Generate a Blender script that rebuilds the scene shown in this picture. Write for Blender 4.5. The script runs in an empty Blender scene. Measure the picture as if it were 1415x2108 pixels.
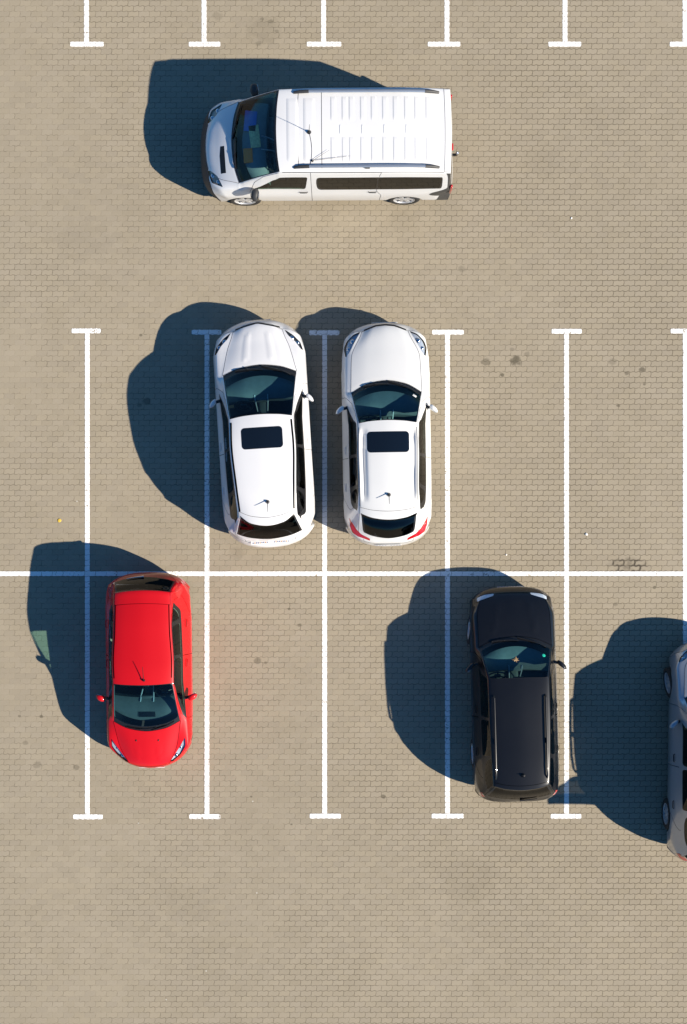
import bpy, bmesh, math, random
import numpy as np
from mathutils import Vector, Matrix
from mathutils.geometry import delaunay_2d_cdt
random.seed(7)
S = bpy.context.scene
COL = S.collection

# ------------------------------------------------------------ camera, sky, sun
CAM_H, CAM_Y, FRAME = 26.0, -1.0, 21.08      # a drone above the car park, looking straight down
cam = bpy.data.cameras.new('camera'); co = bpy.data.objects.new('camera', cam); COL.objects.link(co)
co.location = (0, CAM_Y, CAM_H)
cam.sensor_fit = 'VERTICAL'; cam.sensor_height = 24; cam.lens = 24 * CAM_H / FRAME
cam.shift_y = -CAM_Y / FRAME
cam.clip_end = 1000
S.camera = co
SUN_EL, SUN_AZ = math.radians(32.3), math.radians(115.9)
w = bpy.data.worlds.new('World'); S.world = w; w.use_nodes = True
nt = w.node_tree
bg = nt.nodes['Background']
sky = nt.nodes.new('ShaderNodeTexSky'); sky.sky_type = 'NISHITA'; sky.sun_disc = False
sky.sun_elevation = SUN_EL; sky.sun_rotation = SUN_AZ
sky.air_density = 1.0; sky.dust_density = 0.3; sky.ozone_density = 6.0
tn = nt.nodes.new('ShaderNodeMix'); tn.data_type = 'RGBA'; tn.blend_type = 'MULTIPLY'; tn.inputs[0].default_value = 1
tn.inputs[7].default_value = (.52, .90, 1.08, 1)          # the deep, clear blue of this sky
nt.links.new(sky.outputs[0], tn.inputs[6]); nt.links.new(tn.outputs[2], bg.inputs[0]); bg.inputs[1].default_value = 0.063
sd = bpy.data.lights.new('sun', 'SUN'); so = bpy.data.objects.new('sun', sd); COL.objects.link(so)
sd.energy = 5.0; sd.angle = math.radians(0.5); sd.color = (1.0, 0.90, 0.76)
so.location = (10, -5, 15)
dirv = Vector((math.sin(SUN_AZ) * math.cos(SUN_EL), math.cos(SUN_AZ) * math.cos(SUN_EL), math.sin(SUN_EL)))
so.rotation_euler = dirv.to_track_quat('Z', 'Y').to_euler()
S.view_settings.view_transform = 'Standard'; S.view_settings.look = 'None'
S.view_settings.gamma = 1; S.view_settings.use_curve_mapping = False
S.view_settings.exposure = 0.80
S.cycles.max_bounces = 8; S.cycles.transparent_max_bounces = 16
S.cycles.caustics_reflective = False; S.cycles.caustics_refractive = False

# ------------------------------------------------------------ node helpers
class V:
    """tiny expression wrapper: arithmetic on sockets makes Math nodes"""
    def __init__(s, t, o): s.t, s.o = t, o
    def op(s, k, *a):
        n = s.t.nodes.new('ShaderNodeMath'); n.operation = k
        for i, x in enumerate((s,) + a):
            if isinstance(x, V): s.t.links.new(x.o, n.inputs[i])
            else: n.inputs[i].default_value = x
        return V(s.t, n.outputs[0])
    def __add__(s, b): return s.op('ADD', b)
    __radd__ = __add__
    def __sub__(s, b): return s.op('SUBTRACT', b)
    def __mul__(s, b): return s.op('MULTIPLY', b)
    __rmul__ = __mul__
    def __truediv__(s, b): return s.op('DIVIDE', b)
    def ss(s, a, b):
        n = s.t.nodes.new('ShaderNodeMapRange'); n.interpolation_type = 'SMOOTHSTEP'
        s.t.links.new(s.o, n.inputs[0])
        n.inputs[1].default_value = a; n.inputs[2].default_value = b
        n.inputs[3].default_value = 0; n.inputs[4].default_value = 1
        return V(s.t, n.outputs[0])
def noise(t, vec, scale, detail=3, rough=.55):
    n = t.nodes.new('ShaderNodeTexNoise'); n.inputs['Scale'].default_value = scale
    n.inputs['Detail'].default_value = detail; n.inputs['Roughness'].default_value = rough
    t.links.new(vec, n.inputs['Vector'])
    return V(t, n.outputs['Fac'])
def mix(t, f, a, b, mode='MIX'):
    n = t.nodes.new('ShaderNodeMix'); n.data_type = 'RGBA'; n.blend_type = mode
    for sock, x in ((n.inputs[0], f), (n.inputs[6], a), (n.inputs[7], b)):
        if isinstance(x, V): t.links.new(x.o, sock)
        elif hasattr(x, 'is_linked'): t.links.new(x, sock)
        elif isinstance(x, (int, float)): sock.default_value = x
        else: sock.default_value = (*x, 1)
    return n.outputs[2]
def newmat(name):
    m = bpy.data.materials.new(name); m.use_nodes = True
    return m, m.node_tree, m.node_tree.nodes['Principled BSDF']
def simple(name, col, rough=.5, metal=0, coat=0, var=0.0, vscale=8, spec=.5, coat_rough=.03):
    m, t, p = newmat(name)
    p.inputs['Roughness'].default_value = rough; p.inputs['Metallic'].default_value = metal
    p.inputs['Coat Weight'].default_value = coat; p.inputs['Coat Roughness'].default_value = coat_rough
    p.inputs['Specular IOR Level'].default_value = spec
    g = t.nodes.new('ShaderNodeTexCoord').outputs['Object']
    f = noise(t, g, vscale, 4)
    lo = [c * (1 - var) for c in col]; hi = [min(1, c * (1 + var)) for c in col]
    t.links.new(mix(t, f, lo, hi), p.inputs['Base Color'])
    return m
def car_paint(name, col, metal=0.0, rough=.35, dust=.06, dustcol=(.42, .37, .28), coat=1.0):
    """clear-coated paint with a thin uneven film of dust"""
    m, t, p = newmat(name)
    g = t.nodes.new('ShaderNodeTexCoord').outputs['Object']
    f = (noise(t, g, 2.2, 6, .65).ss(.35, .75) * .7 + noise(t, g, 60, 2) * .3) * dust
    t.links.new(mix(t, f, col, dustcol), p.inputs['Base Color'])
    p.inputs['Metallic'].default_value = metal; p.inputs['Roughness'].default_value = rough
    p.inputs['Coat Weight'].default_value = coat; p.inputs['Specular IOR Level'].default_value = .5 * coat
    r = noise(t, g, 5, 4) * .08 + .02
    t.links.new(r.o, p.inputs['Coat Roughness'])
    return m
def glass_mat(name, tint, rough=.01, ior=1.5):
    m = bpy.data.materials.new(name); m.use_nodes = True; t = m.node_tree
    t.nodes.remove(t.nodes['Principled BSDF']); out = t.nodes['Material Output']
    tr = t.nodes.new('ShaderNodeBsdfTransparent'); tr.inputs[0].default_value = (*tint, 1)
    gl = t.nodes.new('ShaderNodeBsdfGlossy'); gl.inputs['Roughness'].default_value = rough
    fr = t.nodes.new('ShaderNodeFresnel')
    bk = V(t, t.nodes.new('ShaderNodeNewGeometry').outputs['Backfacing'])       # a thin pane reflects alike from both sides
    t.links.new((bk * (1 / ior - ior) + ior).o, fr.inputs[0])
    mx = t.nodes.new('ShaderNodeMixShader')
    t.links.new(fr.outputs[0], mx.inputs[0]); t.links.new(tr.outputs[0], mx.inputs[1]); t.links.new(gl.outputs[0], mx.inputs[2])
    t.links.new(mx.outputs[0], out.inputs[0])
    return m

M = {}
M['white'] = car_paint('white_paint', (.71, .71, .715), dust=.05)
M['white_b'] = car_paint('pearl_white_paint', (.69, .695, .685), dust=.05)
M['van_white'] = car_paint('van_white_paint', (.72, .725, .73), dust=.07)
M['red'] = car_paint('red_paint', (.52, .001, .005), dust=.0, rough=.5, coat=.55)
M['black'] = car_paint('black_paint', (.004, .0045, .006), dust=.012, dustcol=(.16, .15, .13), coat=.6)
M['silver'] = car_paint('silver_blue_paint', (.38, .42, .47), metal=.55, rough=.32, dust=.12)
M['glass'] = glass_mat('tinted_windscreen', (.54, .84, .87))
M['side_glass'] = glass_mat('side_window_glass', (.62, .82, .74))
M['privacy'] = glass_mat('dark_privacy_glass', (.07, .075, .07))
M['tint'] = glass_mat('tinted_side_glass', (.22, .27, .25))
M['lens'] = glass_mat('headlamp_lens', (.92, .94, .96), .02, 1.45)
M['sunroof'] = simple('sunroof_glass', (.004, .006, .009), .05, coat=1, spec=.5)
M['trim'] = simple('black_trim', (.010, .010, .011), .35, var=.2)
M['plastic'] = simple('grey_black_plastic', (.035, .036, .038), .6, var=.25)
M['bumper_grey'] = simple('faded_bumper_plastic', (.05, .049, .047), .55, var=.2)
M['seam'] = simple('panel_gap_shadow', (.02, .02, .021), .8)
M['rubber'] = simple('tyre_rubber', (.022, .021, .02), .85, var=.3, vscale=20)
M['alloy'] = simple('alloy_wheel', (.60, .61, .63), .3, metal=.5, var=.1)
M['steel'] = simple('hubcap_silver', (.46, .47, .49), .4, metal=.3, var=.1)
M['chrome'] = simple('chrome', (.75, .76, .78), .12, metal=1)
M['reflector'] = simple('lamp_reflector', (.50, .54, .60), .3, metal=.25, var=.3, vscale=30)
M['lamp_dark'] = simple('lamp_housing', (.05, .055, .065), .3, var=.4, vscale=25)
M['tail'] = simple('tail_lamp_red', (.42, .008, .012), .12, coat=1, var=.25, vscale=40)
M['amber'] = simple('amber_lens', (.55, .16, .02), .15, coat=1)
M['dash'] = simple('dashboard_plastic', (.24, .28, .27), .55, var=.2, vscale=12)
M['seat'] = simple('seat_cloth', (.11, .12, .125), .9, var=.3, vscale=30)
M['lining'] = simple('interior_lining', (.34, .33, .30), .9, var=.1)
M['plate'] = simple('plate_white', (.7, .7, .68), .4)
M['plate_ink'] = simple('plate_ink', (.05, .08, .22), .5)
M['plate_ochre'] = simple('plate_ochre', (.40, .20, .06), .5)
M['rail_alu'] = simple('roof_rail_aluminium', (.42, .46, .52), .3, metal=.7, var=.08)
M['dusty_black'] = simple('dusty_arch_liner', (.03, .028, .026), .9, var=.3)

# ------------------------------------------------------------ object helpers
def empty(name, loc, rz=0, **props):
    o = bpy.data.objects.new(name, None); COL.objects.link(o)
    o.location = loc; o.rotation_euler = (0, 0, rz); o.empty_display_size = .3
    for k, v in props.items(): o[k] = v
    return o
def mesh_obj(name, vs, fs, mats, parent=None, smooth=True, normals=None, midx=None):
    me = bpy.data.meshes.new(name)
    me.from_pydata([tuple(map(float, v)) for v in vs], [], [tuple(int(i) for i in f) for f in fs])
    for m in (mats if isinstance(mats, (list, tuple)) else [mats]): me.materials.append(m)
    if smooth: me.polygons.foreach_set('use_smooth', [True] * len(me.polygons))
    if midx is not None: me.polygons.foreach_set('material_index', [int(i) for i in midx])
    me.update()
    if normals is not None: me.normals_split_custom_set_from_vertices([tuple(map(float, n)) for n in normals])
    o = bpy.data.objects.new(name, me); COL.objects.link(o)
    if parent: o.parent = parent
    return o
class MB:
    """collects simple solids into one mesh"""
    def __init__(s): s.v, s.f, s.m = [], [], []
    def add(s, vs, fs, mi=0):
        b = len(s.v); s.v += [tuple(map(float, v)) for v in vs]; s.f += [tuple(b + i for i in f) for f in fs]; s.m += [mi] * len(fs)
    def rbox(s, c, size, r=.02, rot=None, mi=0, seg=3, taper=(1, 1)):
        bm = bmesh.new(); bmesh.ops.create_cube(bm, size=1)
        for v in bm.verts:
            k = (taper[0], taper[1]) if v.co.z > 0 else (1, 1)
            v.co = Vector((v.co.x * size[0] * k[0], v.co.y * size[1] * k[1], v.co.z * size[2]))
        r = min(r, .49 * min(size))
        bmesh.ops.bevel(bm, geom=bm.edges[:], offset=r, segments=seg, affect='EDGES', profile=.5)
        if rot is not None: bmesh.ops.rotate(bm, verts=bm.verts[:], cent=(0, 0, 0), matrix=rot)
        bm.verts.index_update()
        s.add([v.co + Vector(c) for v in bm.verts], [[v.index for v in f.verts] for f in bm.faces], mi); bm.free()
    def tube(s, pts, r, seg=8, mi=0, caps=True):
        pts = [Vector(p) for p in pts]; rs = r if isinstance(r, (list, tuple)) else [r] * len(pts)
        vs, fs = [], []
        up = Vector((0, 0, 1))
        for i, p in enumerate(pts):
            t = (pts[min(i + 1, len(pts) - 1)] - pts[max(i - 1, 0)]).normalized()
            a = t.cross(up)
            if a.length < 1e-3: a = t.cross(Vector((1, 0, 0)))
            a.normalize(); b = a.cross(t)
            for k in range(seg):
                an = 2 * math.pi * k / seg
                vs.append(p + (a * math.cos(an) + b * math.sin(an)) * rs[i])
        for i in range(len(pts) - 1):
            for k in range(seg):
                k2 = (k + 1) % seg
                fs.append((i * seg + k, i * seg + k2, (i + 1) * seg + k2, (i + 1) * seg + k))
        if caps:
            fs.append(tuple(range(seg))[::-1]); fs.append(tuple((len(pts) - 1) * seg + k for k in range(seg)))
        s.add(vs, fs, mi)
    def lathe(s, prof, c=(0, 0, 0), seg=32, axis='y', mi=0):
        vs, fs = [], []
        for (r, h) in prof:
            for k in range(seg):
                a = 2 * math.pi * k / seg
                p = (r * math.cos(a), h, r * math.sin(a)) if axis == 'y' else (r * math.cos(a), r * math.sin(a), h)
                vs.append((p[0] + c[0], p[1] + c[1], p[2] + c[2]))
        n = len(prof)
        for i in range(n - 1):
            for k in range(seg):
                k2 = (k + 1) % seg
                fs.append((i * seg + k, i * seg + k2, (i + 1) * seg + k2, (i + 1) * seg + k))
        s.add(vs, fs, mi)
    def build(s, name, mats, parent=None, smooth=True, angle=40):
        o = mesh_obj(name, s.v, s.f, mats, parent, smooth, midx=s.m)
        bm = bmesh.new(); bm.from_mesh(o.data); bmesh.ops.recalc_face_normals(bm, faces=bm.faces[:]); bm.to_mesh(o.data); bm.free()
        if smooth: o.data.set_sharp_from_angle(angle=math.radians(angle))
        return o

# ------------------------------------------------------------ car body generator
def pchip(t, Y, q):
    """monotone cubic through Y (n,...) at t, evaluated at q"""
    t = np.asarray(t, float); Y = np.asarray(Y, float); h = np.diff(t)
    d = np.diff(Y, axis=0) / h.reshape(-1, *[1] * (Y.ndim - 1))
    m = np.zeros_like(Y)
    w1 = (2 * h[1:] + h[:-1]).reshape(-1, *[1] * (Y.ndim - 1)); w2 = (h[1:] + 2 * h[:-1]).reshape(-1, *[1] * (Y.ndim - 1))
    with np.errstate(all='ignore'):
        hm = (w1 + w2) / (w1 / d[:-1] + w2 / d[1:])
    m[1:-1] = np.where(d[:-1] * d[1:] > 0, hm, 0)
    m[0] = d[0]; m[-1] = d[-1]
    i = np.clip(np.searchsorted(t, q, side='right') - 1, 0, len(h) - 1)
    s = ((q - t[i]) / h[i]).reshape(-1, *[1] * (Y.ndim - 1)); hh = h[i].reshape(-1, *[1] * (Y.ndim - 1))
    return ((1 + 2 * s) * (1 - s) ** 2) * Y[i] + s * (1 - s) ** 2 * hh * m[i] + s * s * (3 - 2 * s) * Y[i + 1] + s * s * (s - 1) * hh * m[i + 1]

# tracks from the centre line outwards: 0 centre 1 topmid 2 rail 3 upper 4 belt 5 waist 6 low 7 sill
NT = 8
UF = 12    # samples per row interval
VF = 6     # samples per track interval
def chaikin(p, n=2):
    p = [tuple(a) for a in p]
    for _ in range(n):
        q = []
        for i in range(len(p)):
            a, b = p[i], p[(i + 1) % len(p)]
            q.append((a[0] * .75 + b[0] * .25, a[1] * .75 + b[1] * .25)); q.append((a[0] * .25 + b[0] * .75, a[1] * .25 + b[1] * .75))
        p = q
    return p
def fillet(p, r, sc):
    out = []; p = [np.array(a, float) for a in p]; n = len(p); sc = np.array(sc)
    for i in range(n):
        a, b, c = p[i - 1], p[i], p[(i + 1) % n]
        la, lc = np.linalg.norm((a - b) * sc), np.linalg.norm((c - b) * sc)
        ka, kc = min(r / max(la, 1e-6), .45), min(r / max(lc, 1e-6), .45)
        q0, q1 = b + (a - b) * ka, b + (c - b) * kc
        for t in (0, .25, .5, .75, 1): out.append(tuple(q0 * (1 - t) ** 2 + b * 2 * t * (1 - t) + q1 * t * t))
    return out
def rrect(x0, x1, y0, y1, r, n=5):
    out = []
    for cx, cy, a0 in ((x1 - r, y1 - r, 0), (x0 + r, y1 - r, 90), (x0 + r, y0 + r, 180), (x1 - r, y0 + r, 270)):
        for k in range(n + 1):
            a = math.radians(a0 + 90 * k / n); out.append((cx + r * math.cos(a), cy + r * math.sin(a)))
    return out

class Car:
    def __init__(s, P):
        s.cache = {}; s.P = P; s.L = P['L']; s.hw = P['W'] / 2; s.rows = {}; s.bumps = P.get('bumps', [])
        s._rows()
        s._grid()
    def X(s, d): return s.L / 2 - d
    def outline(s, yf, D, n): return D * (1 - (1 - min(yf, 1) ** n) ** (1 / n))
    def _rows(s):
        P, L, hw = s.P, s.L, s.hw
        R = []; names = []
        yfr = [0, .29, .56, .68, .80, .915, .955, .965]
        def contour(end, inset, zs, ys=None):
            D, n = (P['fD'], P['fn']) if end > 0 else (P['rD'], P['rn'])
            row = []
            for k in range(NT):
                yf = yfr[k]
                d = s.outline(yf, D, n) + inset * (1 - .6 * yf)
                y = min((hw - inset * .35) * yf, hw - (.052 if k == 7 else .03 if k == 6 else 0))
                row.append(((d if end > 0 else L - d), y, zs[k]))
            return np.array(row)
        def add(nm, row): names.append(nm); R.append(np.array(row, float))
        zl, zb0 = P['z_lead'], P.get('z_bot', .2)
        sill = P.get('z_sill', .25); low = P.get('z_low', .42); wa = P.get('z_waist', .64)
        add('fb', contour(1, .10, [zb0] * 5 + [zb0, zb0 + .01, sill - .01]))
        zf = P.get('z_bump', .5)
        add('fm', contour(1, 0, [zf, zf, zf, zf, zf - .01, zf - .05, .36, sill]))
        lead = contour(1, P['d_lead'], [zl, zl - .005, zl - .02, zl - .03, zl - .04, wa - .02, low, sill])
        lead[2][1] = P['y_lead']; lead[2][0] = P['d_lead_s']; lead[1][1] = P['y_lead'] * .5; lead[1][0] = P['d_lead'] + (P['d_lead_s'] - P['d_lead']) * .25
        lead[5:, 0] = contour(1, .01, [0] * NT)[5:, 0]; lead[5:, 1] = contour(1, .01, [0] * NT)[5:, 1]
        lead[3] = (lead[2] + lead[4]) / 2
        lead[3][0] -= .015
        add('lead', lead)
        def section(dc, ds, yr, zr, zc, yb, zb, db=None, bulge=.012, crown=.26):
            db = ds if db is None else db
            row = [(dc, 0, zc), (dc + (ds - dc) * .28, yr * .55, zc - (zc - zr) * crown), (ds, yr, zr),
                   (ds + (db - ds) * .25, yr + (yb - yr) * .25 + bulge, zr + (zb - zr) * .22), (db, yb, zb),
                   (db, hw, wa), (db, hw - .012, low), (db, hw - .05, sill)]
            return np.array(row, float)
        rw = P['rows']          # hood, cowl, wtop, roofa, roofb, roofend, rgbase
        cowl = section(*rw['cowl'], bulge=.004)
        hood = section(*rw['hood'], bulge=.006)
        hood[5:, 0] = (lead[5:, 0] + cowl[5:, 0]) / 2
        add('hood', hood)
        add('hood2', hood * .15 + cowl * .85 + np.array([0, 0, .004]))
        add('cowl', cowl)
        wtop = section(*rw['wtop'])
        def blend(a, b, f, dz=0, zfrom=None):
            r = a * (1 - f) + b * f
            r[:3, 2] += dz
            return r
        add('ws1', blend(cowl, wtop, .14, .004)); add('ws2', blend(cowl, wtop, .5, P.get('ws_bulge', .03))); add('ws3', blend(cowl, wtop, .88, .014))
        for nm in ('ws1', 'ws2', 'ws3'):
            r = R[names.index(nm)]; f = {'ws1': .14, 'ws2': .5, 'ws3': .88}[nm]
            zb = cowl[4][2] * (1 - f) + wtop[4][2] * f; r[4][2] = zb
        add('wtop', wtop)
        add('roofa', section(*rw['roofa'])); add('roofb', section(*rw['roofb']))
        re_ = section(*rw['roofend']); rb = section(*rw['rgbase'])
        tail = contour(-1, P.get('tail_in', .03), [P['z_tail']] * 4 + [P['z_tail'] - .02, wa, low, sill])
        rb[4] = P['rg_belt']; rb[3] = rb[2] * .55 + rb[4] * .45
        for k in range(5, NT): rb[k][0] = (re_[k][0] + tail[k][0]) / 2 + (.08 if k == 5 else 0)
        rb[5][1] = hw - .015
        add('roofc', blend(R[-1], re_, .8, .01))
        add('roofend', re_)
        add('rg1', blend(re_, rb, .12, -.004)); add('rg2', blend(re_, rb, .5, P.get('rg_bulge', .03))); add('rg3', blend(re_, rb, .9, .01))
        add('rgbase', rb)
        add('tail', tail)
        i0, i1 = names.index('roofb'), names.index('tail')      # keep the flank stations evenly spaced up to the corner
        for k in (5, 6, 7):
            for i in range(i0 + 1, i1): R[i][k][0] = R[i0][k][0] + (tail[k][0] - R[i0][k][0]) * (i - i0) / (i1 - i0)
            R[i1 - 1][k][1] = R[i1 - 1][k][1] * .6 + tail[k][1] * .4
        zrb = P.get('z_rbump', .5)
        add('rm', contour(-1, 0, [zrb] * 4 + [zrb, zrb - .04, .36, sill]))
        add('rbm', contour(-1, .08, [zb0 + .04] * 6 + [zb0 + .03, sill - .01]))
        A = np.array(R)
        A[:, :, 0] = L / 2 - A[:, :, 0]
        s.A = A; s.names = names; s.NR = len(names)
        s.full = np.concatenate([A[:, :0:-1] * np.array([1, -1, 1]), A], axis=1)   # v from -7 to 7
        ch = np.linalg.norm(np.diff(A, axis=0), axis=2)[:, :5].mean(1); s.t = np.concatenate([[0], np.cumsum(np.maximum(ch, .02))])
    def u(s, nm, f=0):
        i = s.names.index(nm)
        return i + f
    def _grid(s):
        s.ug = np.linspace(0, s.NR - 1, (s.NR - 1) * UF + 1)
        s.vg = np.linspace(-(NT - 1), NT - 1, 2 * (NT - 1) * VF + 1)
        tt = np.interp(s.ug, np.arange(s.NR), s.t)
        G = pchip(s.t, s.full, tt)                                    # nu, 2NT-1, 3
        G = np.swapaxes(G, 0, 1)
        G = pchip(np.arange(-(NT - 1), NT), G, s.vg)                  # nv, nu, 3
        G = np.swapaxes(G, 0, 1).copy()
        for (d0, y0, d1, y1, wd, hh) in s.bumps:                      # soft pressed creases, both sides
            for sg in (1, -1):
                a = np.array([s.X(d0), y0 * sg]); b = np.array([s.X(d1), y1 * sg]); ab = b - a
                rel = G[:, :, :2] - a
                f = np.clip((rel @ ab) / (ab @ ab), 0, 1)
                dist = np.linalg.norm(rel - f[..., None] * ab, axis=2)
                end = np.minimum(1, np.minimum(f, 1 - f) / .12)
                k = np.exp(-(dist / wd) ** 2) * end * hh
                k = np.where(G[:, :, 2] > .6, k, 0)
                G[:, :, 2] += k
        s.G = G
        du = np.gradient(G, axis=0); dv = np.gradient(G, axis=1)
        N = -np.cross(du, dv); N /= np.maximum(np.linalg.norm(N, axis=2, keepdims=True), 1e-9)
        s.N = N
    def ev(s, uv, what='G'):
        uv = np.atleast_2d(np.asarray(uv, float))
        a = np.clip(uv[:, 0] * UF, 0, len(s.ug) - 1.0001); b = np.clip((uv[:, 1] + NT - 1) * VF, 0, len(s.vg) - 1.0001)
        i = a.astype(int); j = b.astype(int); fa = (a - i)[:, None]; fb = (b - j)[:, None]
        Q = s.G if what == 'G' else s.N
        r = (Q[i, j] * (1 - fa) + Q[i + 1, j] * fa) * (1 - fb) + (Q[i, j + 1] * (1 - fa) + Q[i + 1, j + 1] * fa) * fb
        if what == 'N': r /= np.maximum(np.linalg.norm(r, axis=1, keepdims=True), 1e-9)
        return r
    def inv(s, pts, mode):
        """(x,y) seen from above or (x,z) seen from the left -> (u,v)"""
        pts = np.atleast_2d(np.asarray(pts, float))
        if mode == 'top': ax, mask = (0, 1), s.N[:, :, 2] > .08
        elif mode == 'side': ax, mask = (0, 2), (s.N[:, :, 1] > .12)
        elif mode == 'front': ax, mask = (1, 2), (s.N[:, :, 0] > .1) & (s.G[:, :, 0] > 0)
        elif mode == 'rear': ax, mask = (1, 2), (s.N[:, :, 0] < -.1) & (s.G[:, :, 0] < 0)
        if mode not in s.cache:
            mm = np.zeros_like(mask); mm[::2, ::2] = mask[::2, ::2]; s.cache[mode] = (np.argwhere(mm), s.G[:, :, ax][mm])
        idx, Qm = s.cache[mode]
        ax = list(ax)
        uv = np.array([idx[np.argmin(((Qm - p) ** 2).sum(1))] for p in pts], float) / [UF, VF] - [0, NT - 1]
        lo, hi = np.array([0, -(NT - 1)]), np.array([s.NR - 1, NT - 1]); e = .04
        for _ in range(7):
            r = pts - s.ev(uv)[:, ax]
            cu = (s.ev(uv + [e, 0])[:, ax] - s.ev(uv - [e, 0])[:, ax]) / (2 * e)
            cv = (s.ev(uv + [0, e])[:, ax] - s.ev(uv - [0, e])[:, ax]) / (2 * e)
            det = cu[:, 0] * cv[:, 1] - cv[:, 0] * cu[:, 1]; ok = np.abs(det) > 1e-7; det = np.where(ok, det, 1)
            st = np.column_stack([(r[:, 0] * cv[:, 1] - cv[:, 0] * r[:, 1]) / det, (cu[:, 0] * r[:, 1] - r[:, 0] * cu[:, 1]) / det])
            uv = np.clip(uv + np.clip(st, -.3, .3) * ok[:, None], lo, hi)
        return uv
    def xv(s, x, v):
        """station at which the line of constant v passes x"""
        us = np.linspace(0, s.NR - 1, 600); xs = s.ev(np.column_stack([us, np.full(600, v)]))[:, 0]
        return float(np.interp(-x, -xs, us))
    def poly(s, spec):
        mode, pts = spec[0], spec[1]; rnd = spec[2] if len(spec) > 2 else 0
        if mode == 'mix':                                  # ('d', d, v) or ('u', u, v)
            pts = [(s.xv(s.X(a), v), v) if k == 'd' else (a, v) for k, a, v in pts]; mode = 'uv'
        if rnd: pts = fillet(pts, rnd, {'uv': (.26, .25) if spec[0] == 'uv' else (1, .23), 'top': (1, 1)}.get(mode, (1, 1)))
        dens = []
        sc = np.array([UF, VF]) if mode == 'uv' else np.array([28, 28])
        n = len(pts)
        for i in range(n):
            a, b = np.array(pts[i], float), np.array(pts[(i + 1) % n], float)
            k = max(1, int(np.ceil(np.linalg.norm((b - a) * sc) / .9)))
            for q in range(k): dens.append(a + (b - a) * q / k)
        dens = np.array(dens)
        if mode == 'top': dens[:, 0] = s.X(dens[:, 0]); dens = s.inv(dens, 'top')
        elif mode == 'side': dens[:, 0] = s.X(dens[:, 0]); dens = s.inv(dens, 'side')
        elif mode in ('front', 'rear'): dens = s.inv(dens, mode)
        keep = [0]
        for i in range(1, len(dens)):
            if np.linalg.norm((dens[i] - dens[keep[-1]]) * [UF, VF]) > .12: keep.append(i)
        return dens[keep]
    def triangulate(s, loops):
        sc = np.array([UF, VF], float)
        gu, gv = np.meshgrid(s.ug, s.vg, indexing='ij')
        grid = np.column_stack([gu.ravel(), gv.ravel()])
        allp = np.concatenate([l for l in loops]) * sc
        cells = {}
        for q in allp: cells.setdefault((int(math.floor(q[0])), int(math.floor(q[1]))), []).append(q)
        keep = []
        for g in grid:
            q = g * sc; ok = True; edge = abs(abs(g[1]) - (NT - 1)) < 1e-6 or g[0] < 1e-6 or g[0] > s.NR - 1 - 1e-6
            if not edge:
                ci, cj = int(math.floor(q[0])), int(math.floor(q[1]))
                for a in (-1, 0, 1):
                    for b in (-1, 0, 1):
                        for z in cells.get((ci + a, cj + b), ()):
                            if (z[0] - q[0]) ** 2 + (z[1] - q[1]) ** 2 < .16: ok = False
            keep.append(ok)
        g = grid[np.array(keep)] * sc
        vs = [Vector(x) for x in g]; es = []
        for l in loops:
            b = len(vs); vs += [Vector(x) for x in l * sc]; n = len(l)
            es += [(b + i, b + (i + 1) % n) for i in range(n)]
        r = delaunay_2d_cdt(vs, es, [], 0, 1e-4)
        uv = np.array([(v.x, v.y) for v in r[0]]) / sc
        F = np.array([f for f in r[2] if len(f) == 3])
        c = uv[F].mean(1)
        F = F[(np.abs(c[:, 1]) < NT - 1) & (c[:, 0] > 0) & (c[:, 0] < s.NR - 1)]
        return uv, F
def inpoly(c, l):
    x, y = c[:, 0], c[:, 1]; r = np.zeros(len(c), bool); n = len(l)
    for i in range(n):
        x0, y0 = l[i]; x1, y1 = l[(i + 1) % n]
        if y0 == y1: continue
        k = ((y0 > y) != (y1 > y)) & (x < (x1 - x0) * (y - y0) / (y1 - y0) + x0)
        r ^= k
    return r
def mir(l): return (l * np.array([1, -1]))[::-1]
def ribbon(car, mb, uvs, width, lift=.0025, closed=False, mi=0):
    """a narrow strip that follows the bodywork: the gap between two panels"""
    P = car.ev(uvs); N = car.ev(uvs, 'N'); n = len(P)
    vs, fs = [], []
    for i in range(n):
        a, b = (P[(i - 1) % n], P[(i + 1) % n]) if closed else (P[max(i - 1, 0)], P[min(i + 1, n - 1)])
        t = b - a; t = t / max(np.linalg.norm(t), 1e-9); sd = np.cross(t, N[i]); sd /= max(np.linalg.norm(sd), 1e-9)
        vs += [P[i] + sd * width / 2 + N[i] * lift, P[i] - sd * width / 2 + N[i] * lift]
    m = n if closed else n - 1
    for i in range(m):
        j = (i + 1) % n; fs.append((2 * i, 2 * i + 1, 2 * j + 1, 2 * j))
    mb.add(vs, fs, mi)
def path_uv(car, spec):
    mode, pts = spec
    if mode == 'mix': pts = [(car.xv(car.X(a), v), v) if k == 'd' else (a, v) for k, a, v in pts]; mode = 'uv'
    out = []
    for i in range(len(pts) - 1):
        a, b = np.array(pts[i], float), np.array(pts[i + 1], float)
        k = max(2, int(np.linalg.norm((b - a) * ([UF, VF] if mode == 'uv' else [25, 25]))))
        out += [a + (b - a) * q / k for q in range(k)]
    out.append(np.array(pts[-1], float)); out = np.array(out)
    if mode == 'uv': return out
    out[:, 0] = car.X(out[:, 0]) if mode in ('top', 'side') else out[:, 0]
    return car.inv(out, mode)

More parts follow.
